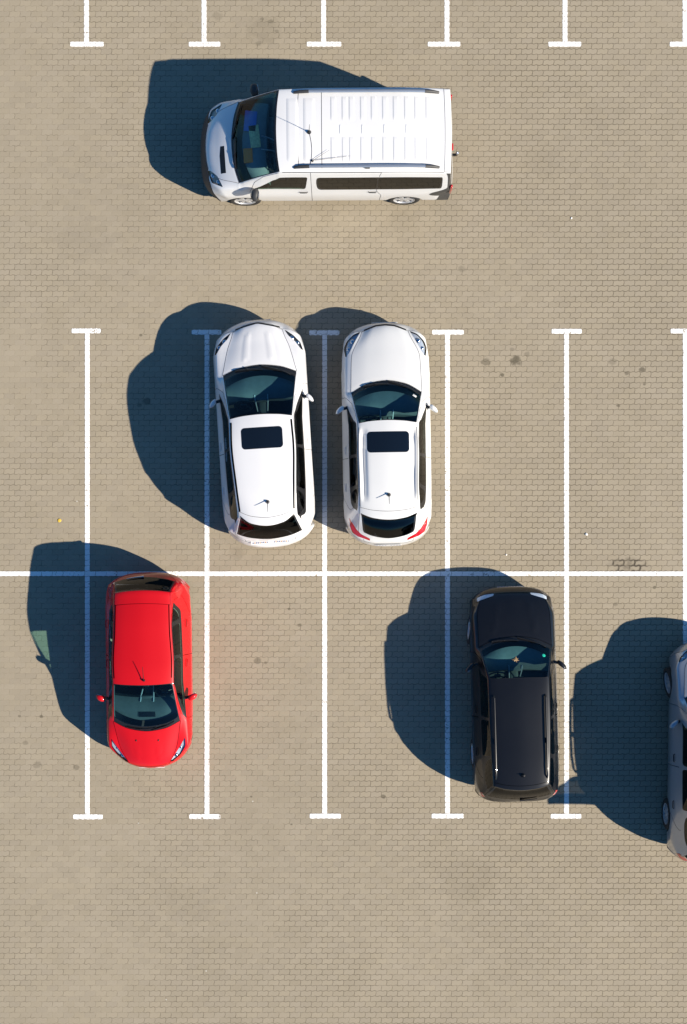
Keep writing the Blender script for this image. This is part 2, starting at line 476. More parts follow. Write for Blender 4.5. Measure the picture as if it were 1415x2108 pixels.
def make_wheel(car, d, side, r, rim_mat, spokes, width=.2, steer=0, rim_r=None):
    """tyre + rim; hub empty-free: the hub barrel is the wheel mesh, tyre and rim its pieces"""
    root = car.root
    rr = rim_r or r * .68
    mb = MB(); mb.lathe([(rr * .96, -width * .42), (rr * .9, -width * .2), (rr * .9, width * .25)]); mb.lathe([(0.001, width * .05), (rr * .55, width * .05), (rr * .56, -width * .02), (rr * .9, -width * .03)], seg=24)
    wh = mb.build('wheel', M['lamp_dark'], root)
    wh.location = (car.X(d), side * (car.hw - .025 + car.P.get('wheel_out', 0) - width / 2), r)
    wh.rotation_euler = (0, 0, (0 if side > 0 else math.pi) + steer)
    t = MB(); prof = [(rr * .97, width * .42), (rr * 1.02, width * .47), (r * .9, width * .5), (r * .965, width * .44), (r * .99, width * .34), (r, width * .15), (r, -width * .15), (r * .99, -width * .34), (r * .965, -width * .44), (r * .88, -width * .5), (rr * .97, -width * .42)]
    t.lathe(prof, seg=40); t.build('tyre', M['rubber'], wh)
    k = MB(); k.lathe([(rr * .99, width * .36), (rr * 1.0, width * .46), (rr * .93, width * .44), (rr * .9, width * .30)], seg=40)
    k.lathe([(.001, width * .40), (rr * .2, width * .40), (rr * .26, width * .34), (rr * .26, width * .2)], seg=20)
    for i in range(spokes):
        a = 2 * math.pi * i / spokes
        w0, w1 = rr * .14, rr * (.17 if spokes < 7 else .13)
        vs = []
        for (q, ww, h) in ((rr * .18, w0, width * .38), (rr * .6, (w0 + w1) / 2 * .9, width * .40), (rr * .93, w1, width * .40)):
            for sx in (-1, 1):
                for hh in (h, h - .02):
                    x, y = q, sx * ww / 1
                    vs.append((x * math.cos(a) - y * math.sin(a), hh, x * math.sin(a) + y * math.cos(a)))
        fs = []
        for j in range(2):
            o = j * 4
            fs += [(o, o + 2, o + 6, o + 4), (o + 1, o + 5, o + 7, o + 3), (o, o + 4, o + 5, o + 1), (o + 2, o + 3, o + 7, o + 6)]
        k.add(vs, fs)
    k.build('rim', rim_mat, wh)
    return wh

def make_mirror(car, root, d, side, y0, reach, z, mat, chord=.13, sweep=.10, h=.15):
    """door mirror: a swept shell on a short dark arm"""
    secs = [(0, .55, .55), (.12, .85, .9), (.4, 1, 1), (.7, .9, .92), (.9, .62, .68), (1, .2, .25)]
    vs, fs = [], []; n = 16
    for f, cw, ch in secs:
        y = y0 + .03 + (reach - .03) * f; xx = car.X(d) - sweep * f
        for k in range(n):
            a = 2 * math.pi * k / n
            cx, cz = math.cos(a), math.sin(a)
            cx = math.copysign(abs(cx) ** .7, cx); cz = math.copysign(abs(cz) ** .7, cz)
            if cx < 0: cx *= .55
            vs.append((xx + cx * chord * .6 * cw, side * y, z + cz * h / 2 * ch))
    for i in range(len(secs) - 1):
        for k in range(n):
            k2 = (k + 1) % n; fs.append((i * n + k, i * n + k2, (i + 1) * n + k2, (i + 1) * n + k))
    fs.append(tuple(range(n))); fs.append(tuple((len(secs) - 1) * n + k for k in range(n)))
    mb = MB(); mb.add(vs, fs); o = mb.build('wing_mirror', mat, root, angle=60)
    a = MB(); a.tube([(car.X(d) + .02, side * (y0 - .05), z - .05), (car.X(d), side * (y0 + .02), z - .045), (car.X(d) - .01, side * (y0 + .07), z - .04)], [.035, .03, .028]); a.build('mirror_arm', M['trim'], o)
    gl = MB(); gl.rbox((car.X(d) - sweep * .5 - chord * .33, side * (y0 + .05 + (reach - .05) * .5), z), (.008, (reach - .07) * .72, h * .72), .003, Matrix.Rotation(side * math.atan2(sweep, reach - .07), 3, 'Z')); gl.build('mirror_glass', M['chrome'], o)
    return o

def soft_seat(root, x, y, w, zb=.52, back=.58, lean=.30, name='seat', mat=None, head=True, wide=False):
    mb = MB(); rot = Matrix.Rotation(-lean, 3, 'Y')
    mb.rbox((x, y, zb - .06), (.50, w, .16), .06, Matrix.Rotation(-.08, 3, 'Y'))
    c = Vector((x - .22, y, zb)) + rot @ Vector((0, 0, back / 2))
    mb.rbox(c, (.13, w * .96, back), .055, rot, taper=(.8, .86))
    if not wide:
        for sg in (-1, 1):
            mb.rbox(c + rot @ Vector((.05, sg * w * .42, -.06)), (.10, .09, back * .7), .04, rot)
            mb.rbox((x + .02, y + sg * w * .42, zb), (.42, .09, .08), .035)
    if head:
        for yy in ([y] if not wide else [y - w * .3, y + w * .3]):
            h = Vector((x - .22, yy, zb)) + rot @ Vector((.0, 0, back + .09)); mb.rbox(h, (.09, .25, .16), .045, rot)
    return mb.build(name, mat or M['seat'], root)

def build_car(P):
    c = Car(P); L, hw = c.L, c.hw
    root = empty(P['name'], (*P['pos'], 0), math.radians(P['rot']), label=P['label'], category=P['cat'])
    if 'group' in P: root['group'] = P['group']
    c.root = root
    paint = P['paint']
    U = c.u
    regs = []            # (key, loop, side)
    def reg(key, loop, both=False):
        regs.append((key, loop, 1))
        if both: regs.append((key, mir(loop), -1))
    ucw = U('cowl'); uwt = U('wtop'); ure = U('roofend'); urb = U('rgbase')
    wv = P.get('ws_v', 1.93); bf = P.get('ws_black', .75)
    # windscreen: black cowl and border, clear glass inside
    reg('windscreen', c.poly(('uv', [(ucw + bf, -wv + .10), (ucw + bf, wv - .10), (uwt - P.get('ws_top', .10), wv - .10), (uwt - P.get('ws_top', .10), -wv + .10)], .10)))
    reg('windscreen_surround', c.poly(('uv', [(ucw + .02, -wv), (ucw + .02, wv), (uwt, wv), (uwt, -wv)])))
    rv = P.get('rg_v', 1.85)
    r0, r1 = P.get('rg_u', (.12, 0))
    reg('rear_window', c.poly(('uv', [(ure + r0 + .22 + P.get('rg_side', 0), -rv + .14), (ure + r0 + .2 + P.get('rg_side', 0) * .3, -rv * .6), (ure + r0 + .2, -.5), (ure + r0 + .2, .5), (ure + r0 + .2 + P.get('rg_side', 0) * .3, rv * .6), (ure + r0 + .22 + P.get('rg_side', 0), rv - .14), (urb - r1 - .15, rv * P.get('rg_base_v', 1.) - .14), (urb - r1 - .15, -rv * P.get('rg_base_v', 1.) + .14)], .12)))
    rs = P.get('rg_side', 0)
    reg('rear_window_surround', c.poly(('uv', [(ure + r0 + rs, -rv), (ure + r0 + rs * .3, -rv * .6), (ure + r0, -.5), (ure + r0, .5), (ure + r0 + rs * .3, rv * .6), (ure + r0 + rs, rv), (urb - r1, rv * P.get('rg_base_v', 1.)), (urb - r1, -rv * P.get('rg_base_v', 1.))])))
    if 'sunroof' in P:
        d0, d1, yy = P['sunroof']; reg('sunroof', c.poly(('top', rrect(d0, d1, -yy, yy, .07))))
    for k, pl in enumerate(P.get('headlight', [])): reg('headlight', c.poly((P.get('hl_mode', 'top'), pl, .035)), True)
    for pl in P.get('taillight', []): reg('tail_light', c.poly((P.get('tl_mode', 'top'), pl, .02)), True)
    for key, spec, both in P.get('extra', []): reg(key, c.poly(spec), both)
    # side windows
    for key, pts, rnd in P['side_windows']:
        reg(key, c.poly(('mix', [('d', d, v) for d, v in pts], rnd)), True)
    reg('window_surround', c.poly(('mix', [('d', d, v) for d, v in P['window_outer']], .10)), True)
    for dw in P['axles']:
        ra = P['wheel_r'] + P.get('arch_gap', .045); pts = []
        for k in range(27):
            a = math.radians(-8 + 196 * k / 26); z = P['wheel_r'] + ra * math.sin(a); x = dw - ra * math.cos(a)
            if z > P.get('z_sill', .25) + .025: pts.append((c.X(x), z))
        uv = c.inv(pts, 'side')
        uv = np.concatenate([[(uv[0][0], NT - .6)], uv, [(uv[-1][0], NT - .6)]])
        reg('arch', uv, True)
    dv0 = 2.12
    for (d0, d1) in P['doors']:
        reg('door', c.poly(('mix', [('d', d0, 6.75), ('d', d0, 5.4), ('d', d0 + P.get('door_slope', 0), 4.2)] + ([('d', d0 + .12, 3.0), ('d', d0 + .3, dv0)] if d0 == P['doors'][0][0] else [('d', d0, dv0)]) + [('d', d1, dv0), ('d', d1, 5.4), ('d', d1, 6.75)])), True)
    reg('bonnet', c.poly(('uv', [(U('lead') + .02, -2.0), (U('lead') + .02, 2.0), (ucw - .02, 2.0), (ucw - .02, -2.0)])))
    ts = P['tailgate_seam']
    reg('tailgate', c.poly(('mix', [('d', ts, -1.97), ('d', ts, 1.97), ('u', U('tail') + .1, 2.0), ('u', U('tail') + .1, -2.0)])))
    ub = U('lead') + P.get('bump_u', -.05)
    reg('front_bumper', c.poly(('uv', [(-.3, -7.3), (-.3, 7.3), (ub, 7.3), (ub, 4.6), (ub, 2.0), (ub, -2.0), (ub, -4.6), (ub, -7.3)])))
    ut = U('tail') + P.get('rbump_u', .12)
    reg('rear_bumper', c.poly(('uv', [(c.NR - .6, -7.3), (c.NR - .6, 7.3), (ut, 7.3), (ut, -7.3)])))
    uv, F = c.triangulate([l for _, l, _ in regs])
    cen = uv[F].mean(1)
    lab = np.full(len(F), -1)
    for i in range(len(regs) - 1, -1, -1): lab[inpoly(cen, regs[i][1])] = i
    for i, (k, l, sg) in enumerate(regs):          # a door is one piece: stray slivers go back to the shell
        if k != 'door': continue
        fi = np.where(lab == i)[0]
        if not len(fi): continue
        root_ = {}
        def find(a):
            while root_.setdefault(a, a) != a: root_[a] = root_[root_[a]]; a = root_[a]
            return a
        for f in F[fi]:
            a = find(int(f[0])); root_[find(int(f[1]))] = a; root_[find(int(f[2]))] = find(a)
        comp = np.array([find(int(f[0])) for f in F[fi]]); u_, n_ = np.unique(comp, return_counts=True)
        lab[fi[comp != u_[np.argmax(n_)]]] = -1
    Pn = c.ev(uv); Nn = c.ev(uv, 'N')
    F = F[:, ::-1]
    def extract(name, ids, mat, parent=root, off=0, seams=None, thick=0):
        sel = F[np.isin(lab, ids)]
        if len(sel) == 0: return None
        used, invx = np.unique(sel, return_inverse=True); fs = invx.reshape(-1, 3)
        vs = Pn[used] + Nn[used] * off; nn = Nn[used]
        if thick:      # a real second skin
            n = len(vs); vs = np.concatenate([vs, vs - nn * thick]); fs = np.concatenate([fs, fs[:, ::-1] + n]); nn = np.concatenate([nn, -nn])
        mats = [mat]; mi = [0] * len(fs); vs = list(vs); fs = [tuple(f) for f in fs]; nn = list(nn)
        if seams is not None and seams.v:
            b = len(vs); vs += seams.v; fs += [tuple(b + i for i in f) for f in seams.f]; mi += [1] * len(seams.f); mats.append(M['seam'])
            nn += list(seams.n) if hasattr(seams, 'n') else [(0, 0, 0)] * len(seams.v)
        return mesh_obj(name, vs, fs, mats, parent, True, nn, mi)
    ids = {}
    for i, (k, l, sg) in enumerate(regs): ids.setdefault(k, []).append(i)
    # panel gaps and other thin dark lines belong to the body shell
    sm = MB()
    gw = P.get('gap', .006)
    for i, (k, l, sg) in enumerate(regs):
        if k in ('bonnet', 'tailgate', 'door', 'front_bumper', 'rear_bumper'):
            ll = np.concatenate([l, l[:1]])
            ok = (np.abs(ll[:, 1]) < NT - 1.02) & (ll[:, 0] > 0) & (ll[:, 0] < c.NR - 1)
            for kk, l2, _ in regs:      # not across glass, lamps or arches
                if kk in ('arch', 'windscreen_surround', 'rear_window_surround', 'headlight', 'tail_light', 'window_surround'): ok &= ~inpoly(ll, l2)
            run = []
            for q, o_ in list(zip(ll, ok)) + [(None, False)]:
                if o_: run.append(q)
                else:
                    if len(run) > 2: ribbon(c, sm, np.array(run), gw)
                    run = []
    for spec, width, both in P.get('lines', []):
        uvp = path_uv(c, spec)
        ribbon(c, sm, uvp, width)
        if both: ribbon(c, sm, uvp * np.array([1, -1]), width)
    # normals for the ribbons: straight from their faces' surroundings
    sn = np.array(sm.v) if sm.v else np.zeros((0, 3))
    if len(sn):
        flat = Pn; nor = []
        for q in sn: nor.append(Nn[np.argmin(((flat - q) ** 2).sum(1))])
        sm.n = nor
    skip = {'bonnet': 'bonnet', 'tailgate': 'tailgate'}
    body = extract('body', [-1] , paint, seams=sm)
    extract('bonnet', ids['bonnet'], paint); extract('tailgate', ids['tailgate'], paint)
    fbp = extract('front_bumper', ids['front_bumper'], P.get('bumper_mat', paint)); extract('rear_bumper', ids['rear_bumper'], P.get('rbumper_mat', paint))
    gl = P.get('glass', M['glass'])
    ws = extract('windscreen', ids['windscreen'], gl)
    if 'windscreen_surround' in ids: extract('windscreen_surround', ids['windscreen_surround'], M['trim'], ws)
    rw_ = extract('rear_window', ids['rear_window'], P.get('rear_glass', M['privacy']))
    extract('window_surround', ids['rear_window_surround'], P.get('rear_trim', M['trim']), rw_)
    if 'sunroof' in ids: extract('sunroof', ids['sunroof'], M['sunroof'], off=.002)
    for i in ids.get('headlight', []):
        h = extract('headlight', [i], M['lens'])
        if h is None: continue
        extract('lamp_housing', [i], P.get('lamp_mat', M['reflector']), h, off=-P.get('lamp_off', .035))
        pts = Pn[np.unique(F[lab == i])]; nn = Nn[np.unique(F[lab == i])]
        o = pts.mean(0); dirx = np.linalg.svd(pts - o)[2][0]
        for f, rad in P.get('lamps', ((-.09, .045), (.07, .055))):
            kk = np.argmin(((pts - (o + dirx * f * (1 if dirx[0] > 0 else -1))) ** 2).sum(1)); p0 = pts[kk] - nn[kk] * .045
            bb = MB(); bmx = bmesh.new(); bmesh.ops.create_uvsphere(bmx, u_segments=14, v_segments=8, radius=rad)
            bmx.verts.index_update()
            bb.add([np.array(v.co) * [1, 1, .7] + p0 for v in bmx.verts], [[v.index for v in f.verts] for f in bmx.faces]); bmx.free(); bb.build('lamp', M['chrome'], h)
    for i in ids.get('tail_light', []): extract('tail_light', [i], M['tail'], off=.002)
    for key, spec, both in P.get('extra', []):
        nm, mt, off = P['extra_mat'][key]
        for i in ids.get(key, []): extract(nm, [i], mt, off=off)
    # doors with their windows and handles
    doors = ids['door']; nd = len(P['doors'])
    dobj = {}
    for i in doors:
        sg = regs[i][2]; k = doors.index(i) // 2
        dobj[(k, sg)] = extract('door', [i], paint)
    for key, pts, rnd in P['side_windows']:
        for i in ids[key]:
            sg = regs[i][2]; dm = sum(p[0] for p in pts) / len(pts)
            par = root
            for k, (d0, d1) in enumerate(P['doors']):
                if d0 - .1 <= dm <= d1 + .02 and dobj.get((k, sg)) is not None: par = dobj[(k, sg)]
            if par is root: par = body
            extract('side_window', [i], P.get('win_mat', {}).get(key, M['side_glass']), par)
    for i in ids['window_surround']: extract('window_surround', [i], P.get('surround_mat', M['trim']), body)
    for k, (d0, d1) in enumerate(P['doors']):
        for sg in (1, -1):
            dd = d1 - .16; q = c.inv([(c.X(dd), P.get('handle_z', .86))], 'side')[0]
            p0 = c.ev(q)[0]; n0 = c.ev(q, 'N')[0]
            hb = MB(); ps = []
            for f in (-1, -.8, 0, .8, 1):
                ps.append((p0[0] + f * .08, sg * (p0[1] + n0[1] * (.002 if abs(f) == 1 else .022)), p0[2] + n0[2] * .03))
            hb.tube(ps, [.008, .010, .011, .010, .008]); hb.build('door_handle', P.get('handle_mat', paint), dobj[(k, sg)])
    # inner lining of the cabin
    lo = (cen[:, 0] > ucw + .9) & (cen[:, 0] < U('tail')) & (np.abs(cen[:, 1]) < 6.9)
    solid = ~np.isin(lab, sum([ids.get(k, []) for k in ['windscreen', 'rear_window'] + [w[0] for w in P['side_windows']]], []))
    if P.get('open_tailgate'): solid &= ~np.isin(lab, ids['tailgate'] + ids['rear_window_surround'])
    sel = F[lo & solid & ~np.isin(lab, ids['arch'])]
    used, ix = np.unique(sel, return_inverse=True)
    mesh_obj('cabin_lining', Pn[used] - Nn[used] * .02, ix.reshape(-1, 3)[:, ::-1], M['lining'], root, True, -Nn[used])
    if P.get('open_tailgate'):      # swing the lid up about its hinge
        hx, hz, ang = c.X(P['tailgate_seam']), c.ev(c.inv([(c.X(P['tailgate_seam']), 0)], 'top'))[0][2], P['open_tailgate']
        mt = Matrix.Translation((hx, 0, hz)) @ Matrix.Rotation(ang, 4, 'Y') @ Matrix.Translation((-hx, 0, -hz))
        for o in list(root.children):
            if o.name.split('.')[0] in ('tailgate', 'rear_window', 'rear_wiper'): o.matrix_basis = mt
    # floor pan, arches, wheels
    ring = [c.ev((u_, 7))[0] for u_ in np.linspace(0, c.NR - 1, 160)]
    fl = [c.ev((0, v))[0] for v in np.linspace(-6.9, 6.9, 40)]; rl = [c.ev((c.NR - 1, v))[0] for v in np.linspace(-6.9, 6.9, 40)]
    rim = [p * np.array([1, -1, 1]) for p in ring[::-1]] + fl + ring + rl[::-1]
    inner = lambda p: min(abs(p[1]) * .996, hw - .29 if any(abs(c.X(d_) - p[0]) < P['wheel_r'] + .05 for d_ in P['axles']) else 9)
    pv = [(p[0], math.copysign(inner(p), p[1]), p[2] + .006) for p in rim]
    n = len(pv); mesh_obj('underbody', pv + [(0, 0, .19)], [(i, (i + 1) % n, n) for i in range(n)], M['dusty_black'], root, False)
    for dw in P['axles']:
        ra = P['wheel_r'] + P.get('arch_gap', .045) + .006
        lo_ = math.asin(max(-1, (.245 - P['wheel_r']) / ra)); an_ = [lo_ + (math.pi - 2 * lo_) * k / 20 for k in range(21)]
        skin = c.ev(c.inv([(c.X(dw) + ra * math.cos(a), max(P['wheel_r'] + ra * math.sin(a), P.get('z_sill', .25) + .03)) for a in an_], 'side'))[:, 1]
        for sg in (1, -1):
            am = MB(); vs, fs = [], []
            for k in range(21):
                a = an_[k]
                for y in (min(skin[k], hw) - .003, hw - .30): vs.append((c.X(dw) + ra * math.cos(a), sg * y, P['wheel_r'] + ra * math.sin(a)))
            for k in range(20): fs.append((2 * k, 2 * k + 1, 2 * k + 3, 2 * k + 2))
            b = len(vs); vs.append((c.X(dw), sg * (hw - .30), P['wheel_r']))
            for k in range(20): fs.append((2 * k + 1, b, 2 * k + 3))
            am.add(vs, fs); am.build('wheel_arch', M['dusty_black'], root)
    for k, dw in enumerate(P['axles']):
        for sg in (1, -1):
            make_wheel(c, dw, sg, P['wheel_r'], P.get('rim_mat', M['alloy']), P.get('spokes', 5), P.get('tyre_w', .2), P.get('steer', 0) if k == 0 else 0)
    for sg in (1, -1):
        make_mirror(c, root, P['mirror'][0], sg, P['mirror'][1], P['mirror'][2], P['mirror'][3], P.get('mirror_mat', paint), *P['mirror'][4:])
    # cabin
    dg, dt = P['rows']['cowl'][0], P['rows']['wtop'][0]
    zc = P['rows']['cowl'][4]
    db = MB(); x0 = c.X(dg) - .22
    yy = hw - .16
    prof = [(.02, zc - .10), (-.16, zc - .055), (-.34, zc - .06), (-.44, zc - .10), (-.47, zc - .25), (-.40, zc - .45)]
    vs, fs = [], []
    ys = np.linspace(-yy, yy, 21)
    for y in ys:
        bow = -.30 * (abs(y) / yy) ** 2 * .8
        hump = .025 * math.exp(-((y - .36 * P.get('drive', 1)) / .17) ** 2)
        for (px, pz) in prof: vs.append((x0 + px + bow * (1 if px > -.1 else .25), y, pz + (hump if px < -.1 else 0) - .02 * (abs(y) / yy) ** 4))
    m = len(prof)
    for i in range(len(ys) - 1):
        for k in range(m - 1): fs.append((i * m + k, i * m + k + 1, (i + 1) * m + k + 1, (i + 1) * m + k))
    db.add(vs, fs); db.rbox((x0 - .43, 0, zc - .22), (.10, .28, .26), .03); db.rbox((x0 - .85, 0, .48), (.9, .2, .26), .05)
    dash = db.build('dashboard', simple('dashboard_plastic', P.get('dash', (.085, .10, .112)), .5, var=.25, vscale=9), root, angle=50)
    for sg in (1, -1):
        tr_ = MB(); tr_.tube([(x0 - .36, sg * .13, zc - .055), (x0 - .47, sg * .125, zc - .11), (x0 - .66, sg * .10, zc - .30)], [.010, .014, .010], 6); tr_.build('console_trim', M['reflector'], dash)
    vent = MB()
    for i in range(5 if P.get('vent') else 0): vent.rbox((x0 - .06 - .022 * i, 0, zc - .062 + .004 * i), (.012, .34, .012), .003)
    if vent.v: vent.build('air_vent', M['trim'], dash)
    sw = MB(); cx, cy, cz = x0 - .56, .36 * P.get('drive', 1), zc - .10
    rot = Matrix.Rotation(math.radians(-62), 3, 'Y')
    sw.tube([Vector((cx, cy, cz)) + rot @ Vector((.18 * math.cos(a), .18 * math.sin(a), 0)) for a in np.linspace(0, 2 * math.pi, 25)], .016, 8, caps=False)
    for a in (0, 2.2, -2.2): sw.tube([Vector((cx, cy, cz)) + rot @ Vector((r_ * math.cos(a), r_ * math.sin(a), -.01)) for r_ in (0, .18)], .014)
    sw.rbox((cx, cy, cz), (.11, .13, .05), .02, rot); sw.build('steering_wheel', M['trim'], root)
    xs = c.X(dt) - P.get('seat_back', .12); zs = P.get('seat_z', .50); bk = P.get('seat_h', .56)
    for sg in (1, -1): soft_seat(root, xs, sg * .36, .50, zs, bk, name='front_seat')
    if P.get('rear_seat', True): soft_seat(root, xs - .85, 0, 1.24, zs + .02, bk - .04, .34, 'rear_bench', wide=True)
    # inside mirror
    im = MB(); q = c.ev((uwt - .6, 0))[0]; im.rbox((q[0] - .05, 0, q[2] - .09), (.03, .22, .06), .012); im.tube([(q[0], 0, q[2] - .01), (q[0] - .04, 0, q[2] - .08)], .012); im.build('rear_view_mirror', M['trim'], root)
    # wipers
    for (v0, v1, f0, f1) in P.get('wipers', [(-.2, -1.55, .35, .95), (1.2, -.15, .3, .8)]):
        pts = []
        for f in np.linspace(0, 1, 9):
            q = (ucw + f0 + (f1 - f0) * f, v0 + (v1 - v0) * f); pts.append(c.ev(q)[0] + c.ev(q, 'N')[0] * (.022 if 0 < f < 1 else .012))
        wm = MB(); wm.tube(pts, [.014] + [.011] * 4 + [.008] * 4, 6)
        q = (ucw + f0 * .6, v0 * .55); wm.tube([c.ev(q)[0] + c.ev(q, 'N')[0] * .015, pts[4] + np.array([0, 0, .012])], [.014, .008], 6)
        wm.build('wiper', M['trim'], root)
    return c

def roof_antenna(c, d, y, length=.25, lean=1.1, head=.03):
    q = c.inv([(c.X(d), y)], 'top')[0]; p = c.ev(q)[0]
    mb = MB(); mb.lathe([(head * 1.3, 0), (head, .03), (head * .45, .06), (.004, .062)], tuple(p - np.array([0, 0, .006])), 14, 'z')
    mb.tube([p + np.array([0, 0, .04]), p + np.array([-math.sin(lean) * length, 0, .04 + math.cos(lean) * length])], [.008, .004], 6)
    return mb.build('antenna', M['trim'], c.root)
def plate(c, end, z, glyph_cols, wd=.52, tilt=0, off=.006):
    q = c.inv([(0, z)], 'front' if end > 0 else 'rear')[0]; p = c.ev(q)[0]
    mb = MB(); x = p[0] + end * off
    rot = Matrix.Rotation(tilt, 3, 'Y')
    mb.rbox((x, 0, z), (.012, wd, .112), .004, rot)
    n_, gw_, gh_ = (8, .034, .07) if wd < .7 else (20, .020, .034)
    for i in range(n_ + 1):
        if abs(i - n_ / 2) < n_ * .09: continue
        y = -wd * .44 + wd * .88 * i / n_
        cpt = Vector((x, y, z)) + rot @ Vector((end * .0085, 0, 0)); mb.rbox(cpt, (.006, gw_, gh_), .002, rot, 1 + (i % 3 == 1))
    return mb.build('number_plate', [M['plate'], M['plate_ink'], M['plate_ink'] if wd < .7 else M['plate_ochre']], c.root)
# ------------------------------------------------------------ ground
PW, PH = .222, .1108          # one paver
Y0 = -1.27                    # middle of the course that carries the long painted line
def paver_nodes(t):
    """joint mask and per-stone random values of the interlocking wavy pavers"""
    pos = t.nodes.new('ShaderNodeNewGeometry').outputs['Position']
    sp = t.nodes.new('ShaderNodeSeparateXYZ'); t.links.new(pos, sp.inputs[0])
    x, y = V(t, sp.outputs[0]), V(t, sp.outputs[1])
    wob = noise(t, pos, 9, 2) - .5
    wob2 = noise(t, pos, .7, 2) - .5
    yy = (y - (Y0 - PH / 2)) / PH + (x * (2 * math.pi / (PH * 1.002))).op('SINE') * .062 + wob * .07 + wob2 * .10
    row = yy.op('FLOOR'); fy = yy.op('FRACT')
    xx = x / PW + (row * .5).op('FRACT') + (fy * (2 * math.pi) + .4).op('SINE') * .035 + (fy - .5) * .05 + wob * .04
    col = xx.op('FLOOR'); fx = xx.op('FRACT')
    ex = (fx - .5).op('ABSOLUTE').op('MULTIPLY', -1.) + .5       # distance to the vertical joint, in stones
    ey = (fy - .5).op('ABSOLUTE').op('MULTIPLY', -1.) + .5
    dist = (ex * PW).op('MINIMUM', ey * PH)                       # metres to the nearest joint
    dv, dh = ex * PW, ey * PH
    cmb = t.nodes.new('ShaderNodeCombineXYZ'); t.links.new(col.o, cmb.inputs[0]); t.links.new(row.o, cmb.inputs[1])
    wn = t.nodes.new('ShaderNodeTexWhiteNoise'); wn.noise_dimensions = '3D'; t.links.new(cmb.outputs[0], wn.inputs[0])
    sc = t.nodes.new('ShaderNodeSeparateColor'); t.links.new(wn.outputs['Color'], sc.inputs[0])
    return pos, x, y, dist, dv, dh, [V(t, sc.outputs[i]) for i in range(3)]
STAINS = [  # x, y, radius, strength : oil drips and dirt on the stones
 (3.54,3.12,.13,.75),(3.60,3.06,.06,.6),(3.78,3.25,.07,.35),(2.94,3.09,.10,.5),(2.87,3.08,.05,.5),(3.27,2.82,.05,.7),(3.47,3.35,.06,.35),(5.83,2.85,.06,.55),(6.15,2.93,.07,.65),(6.20,2.63,.045,.6),(5.65,2.19,.05,.6),(5.55,3.09,.10,.3),
 (-1.62,9.9,.40,.14),(-1.5,10.1,.07,.45),(-1.75,9.65,.08,.35),(-1.38,9.9,.06,.4),(-1.68,10.15,.05,.4),(-2.6,10.2,.12,.2),(-4.17,3.64,.04,.6),(-4.05,2.28,.11,.5),(-4.2,2.2,.06,.4),(-6.22,-4.21,.05,.6),(-6.67,-4.2,.04,.5),(-6.3,-5.2,.10,.3),(-5.5,-5.26,.07,.4),(-6.55,-4.75,.06,.3),
 (-1.12,-2.0,.035,.6),(-.9,-2.33,.055,.5),(-1.77,-3.06,.09,.45),(-1.6,-3.1,.05,.4),(.82,-5.86,.06,.6),(-1.9,-5.86,.03,.6),(-1.07,-6.43,.03,.6),(1.2,6.0,.3,.10),(4.1,7.2,.5,.08),(-3.2,-8.1,.6,.08),(2.5,-7.6,.7,.08),(-5.3,5.6,.6,.08),(2.45,5.0,.10,.3),(6.4,-1.55,.05,.6),(5.6,-1.9,.06,.4),(1.3,-1.3,.3,.1),(-2.2,-.85,.2,.14)]
def stones(t):
    pos, x, y, dist, dv, dh, rnd = paver_nodes(t)
    big = noise(t, pos, .22, 4, .6); mid = noise(t, pos, 1.3, 4, .6); fine = noise(t, pos, 42, 3, .6); grit = noise(t, pos, 170, 2)
    val = (rnd[0] - .5) * .08 + (big - .5) * .22 + (mid - .5) * .16 + (fine - .5) * .16 + (grit - .5) * .10 + 1.0
    warm = mix(t, (rnd[1] * .5 + .25 + (mid - .5) * .9), (.312, .266, .190), (.305, .263, .198))
    base = mix(t, 1.0, warm, warm)
    vm = t.nodes.new('ShaderNodeVectorMath'); vm.operation = 'SCALE'; t.links.new(warm, vm.inputs[0]); t.links.new(val.o, vm.inputs['Scale'])
    c = vm.outputs[0]
    # joints: packed with light sand in places, open and dark in others
    patch = noise(t, pos, .35, 3, .5); side = (x * .06 + .5)
    openj = (patch * .9 + side * .42 + (noise(t, pos, 6, 2) - .5) * 1.0).ss(.05, 1.2)
    wid = openj * .0022 + .0030
    jm = ((dv.op('MINIMUM', dh + (openj * -.003 + .0016))) / wid).ss(1.35, .55)
    jm = jm * (openj * .48 + .42)
    jcol = mix(t, openj.ss(.10, .55) * .62 + .38, (.37, .32, .215), (.070, .056, .032))
    c = mix(t, jm, c, jcol)
    # soft worn rim round every stone
    c = mix(t, (dist.ss(.016, .004)) * openj * .16, c, (.15, .125, .075))
    # oil-soaked joints beside the long line
    ox = ((x - 5.87) / .50); oy = ((y + 1.09) / .19)
    om = (ox * ox + oy * oy).ss(1.0, .35)
    c = mix(t, (om * (dist / .024).ss(1.4, .2) * (noise(t, pos, 3.2, 3).ss(.32, .55)) * .85).op('MAXIMUM', om * (noise(t, pos, 5, 3).ss(.42, .7)) * .4), c, (.045, .036, .026))
    # stains
    wb = noise(t, pos, 7, 3) - .5
    tot = None
    for (sx, sy, r, k) in STAINS:
        a = (x - sx) / r; b = (y - sy) / (r * .8)
        m = (a * a + b * b + wb * 2.4).ss(1.15, .25) * k
        tot = m if tot is None else tot.op('MAXIMUM', m)
    c = mix(t, tot, c, (.075, .064, .042))
    sp_ = noise(t, pos, 5.5, 2); c = mix(t, sp_.ss(.78, .84) * .25, c, (.09, .08, .055))
    # pale droppings and grit
    dots = t.nodes.new('ShaderNodeTexVoronoi'); dots.inputs['Scale'].default_value = 1.1; t.links.new(pos, dots.inputs['Vector'])
    c = mix(t, V(t, dots.outputs['Distance']).ss(.022, .012) * .6, c, (.6, .58, .52))
    h = (dist.ss(0, .010)) * (openj * .75 + .25) + (fine - .5) * .10 + (grit - .5) * .06 + (rnd[2] - .5) * .22
    return c, h, dist, pos, dv, dh, x, y
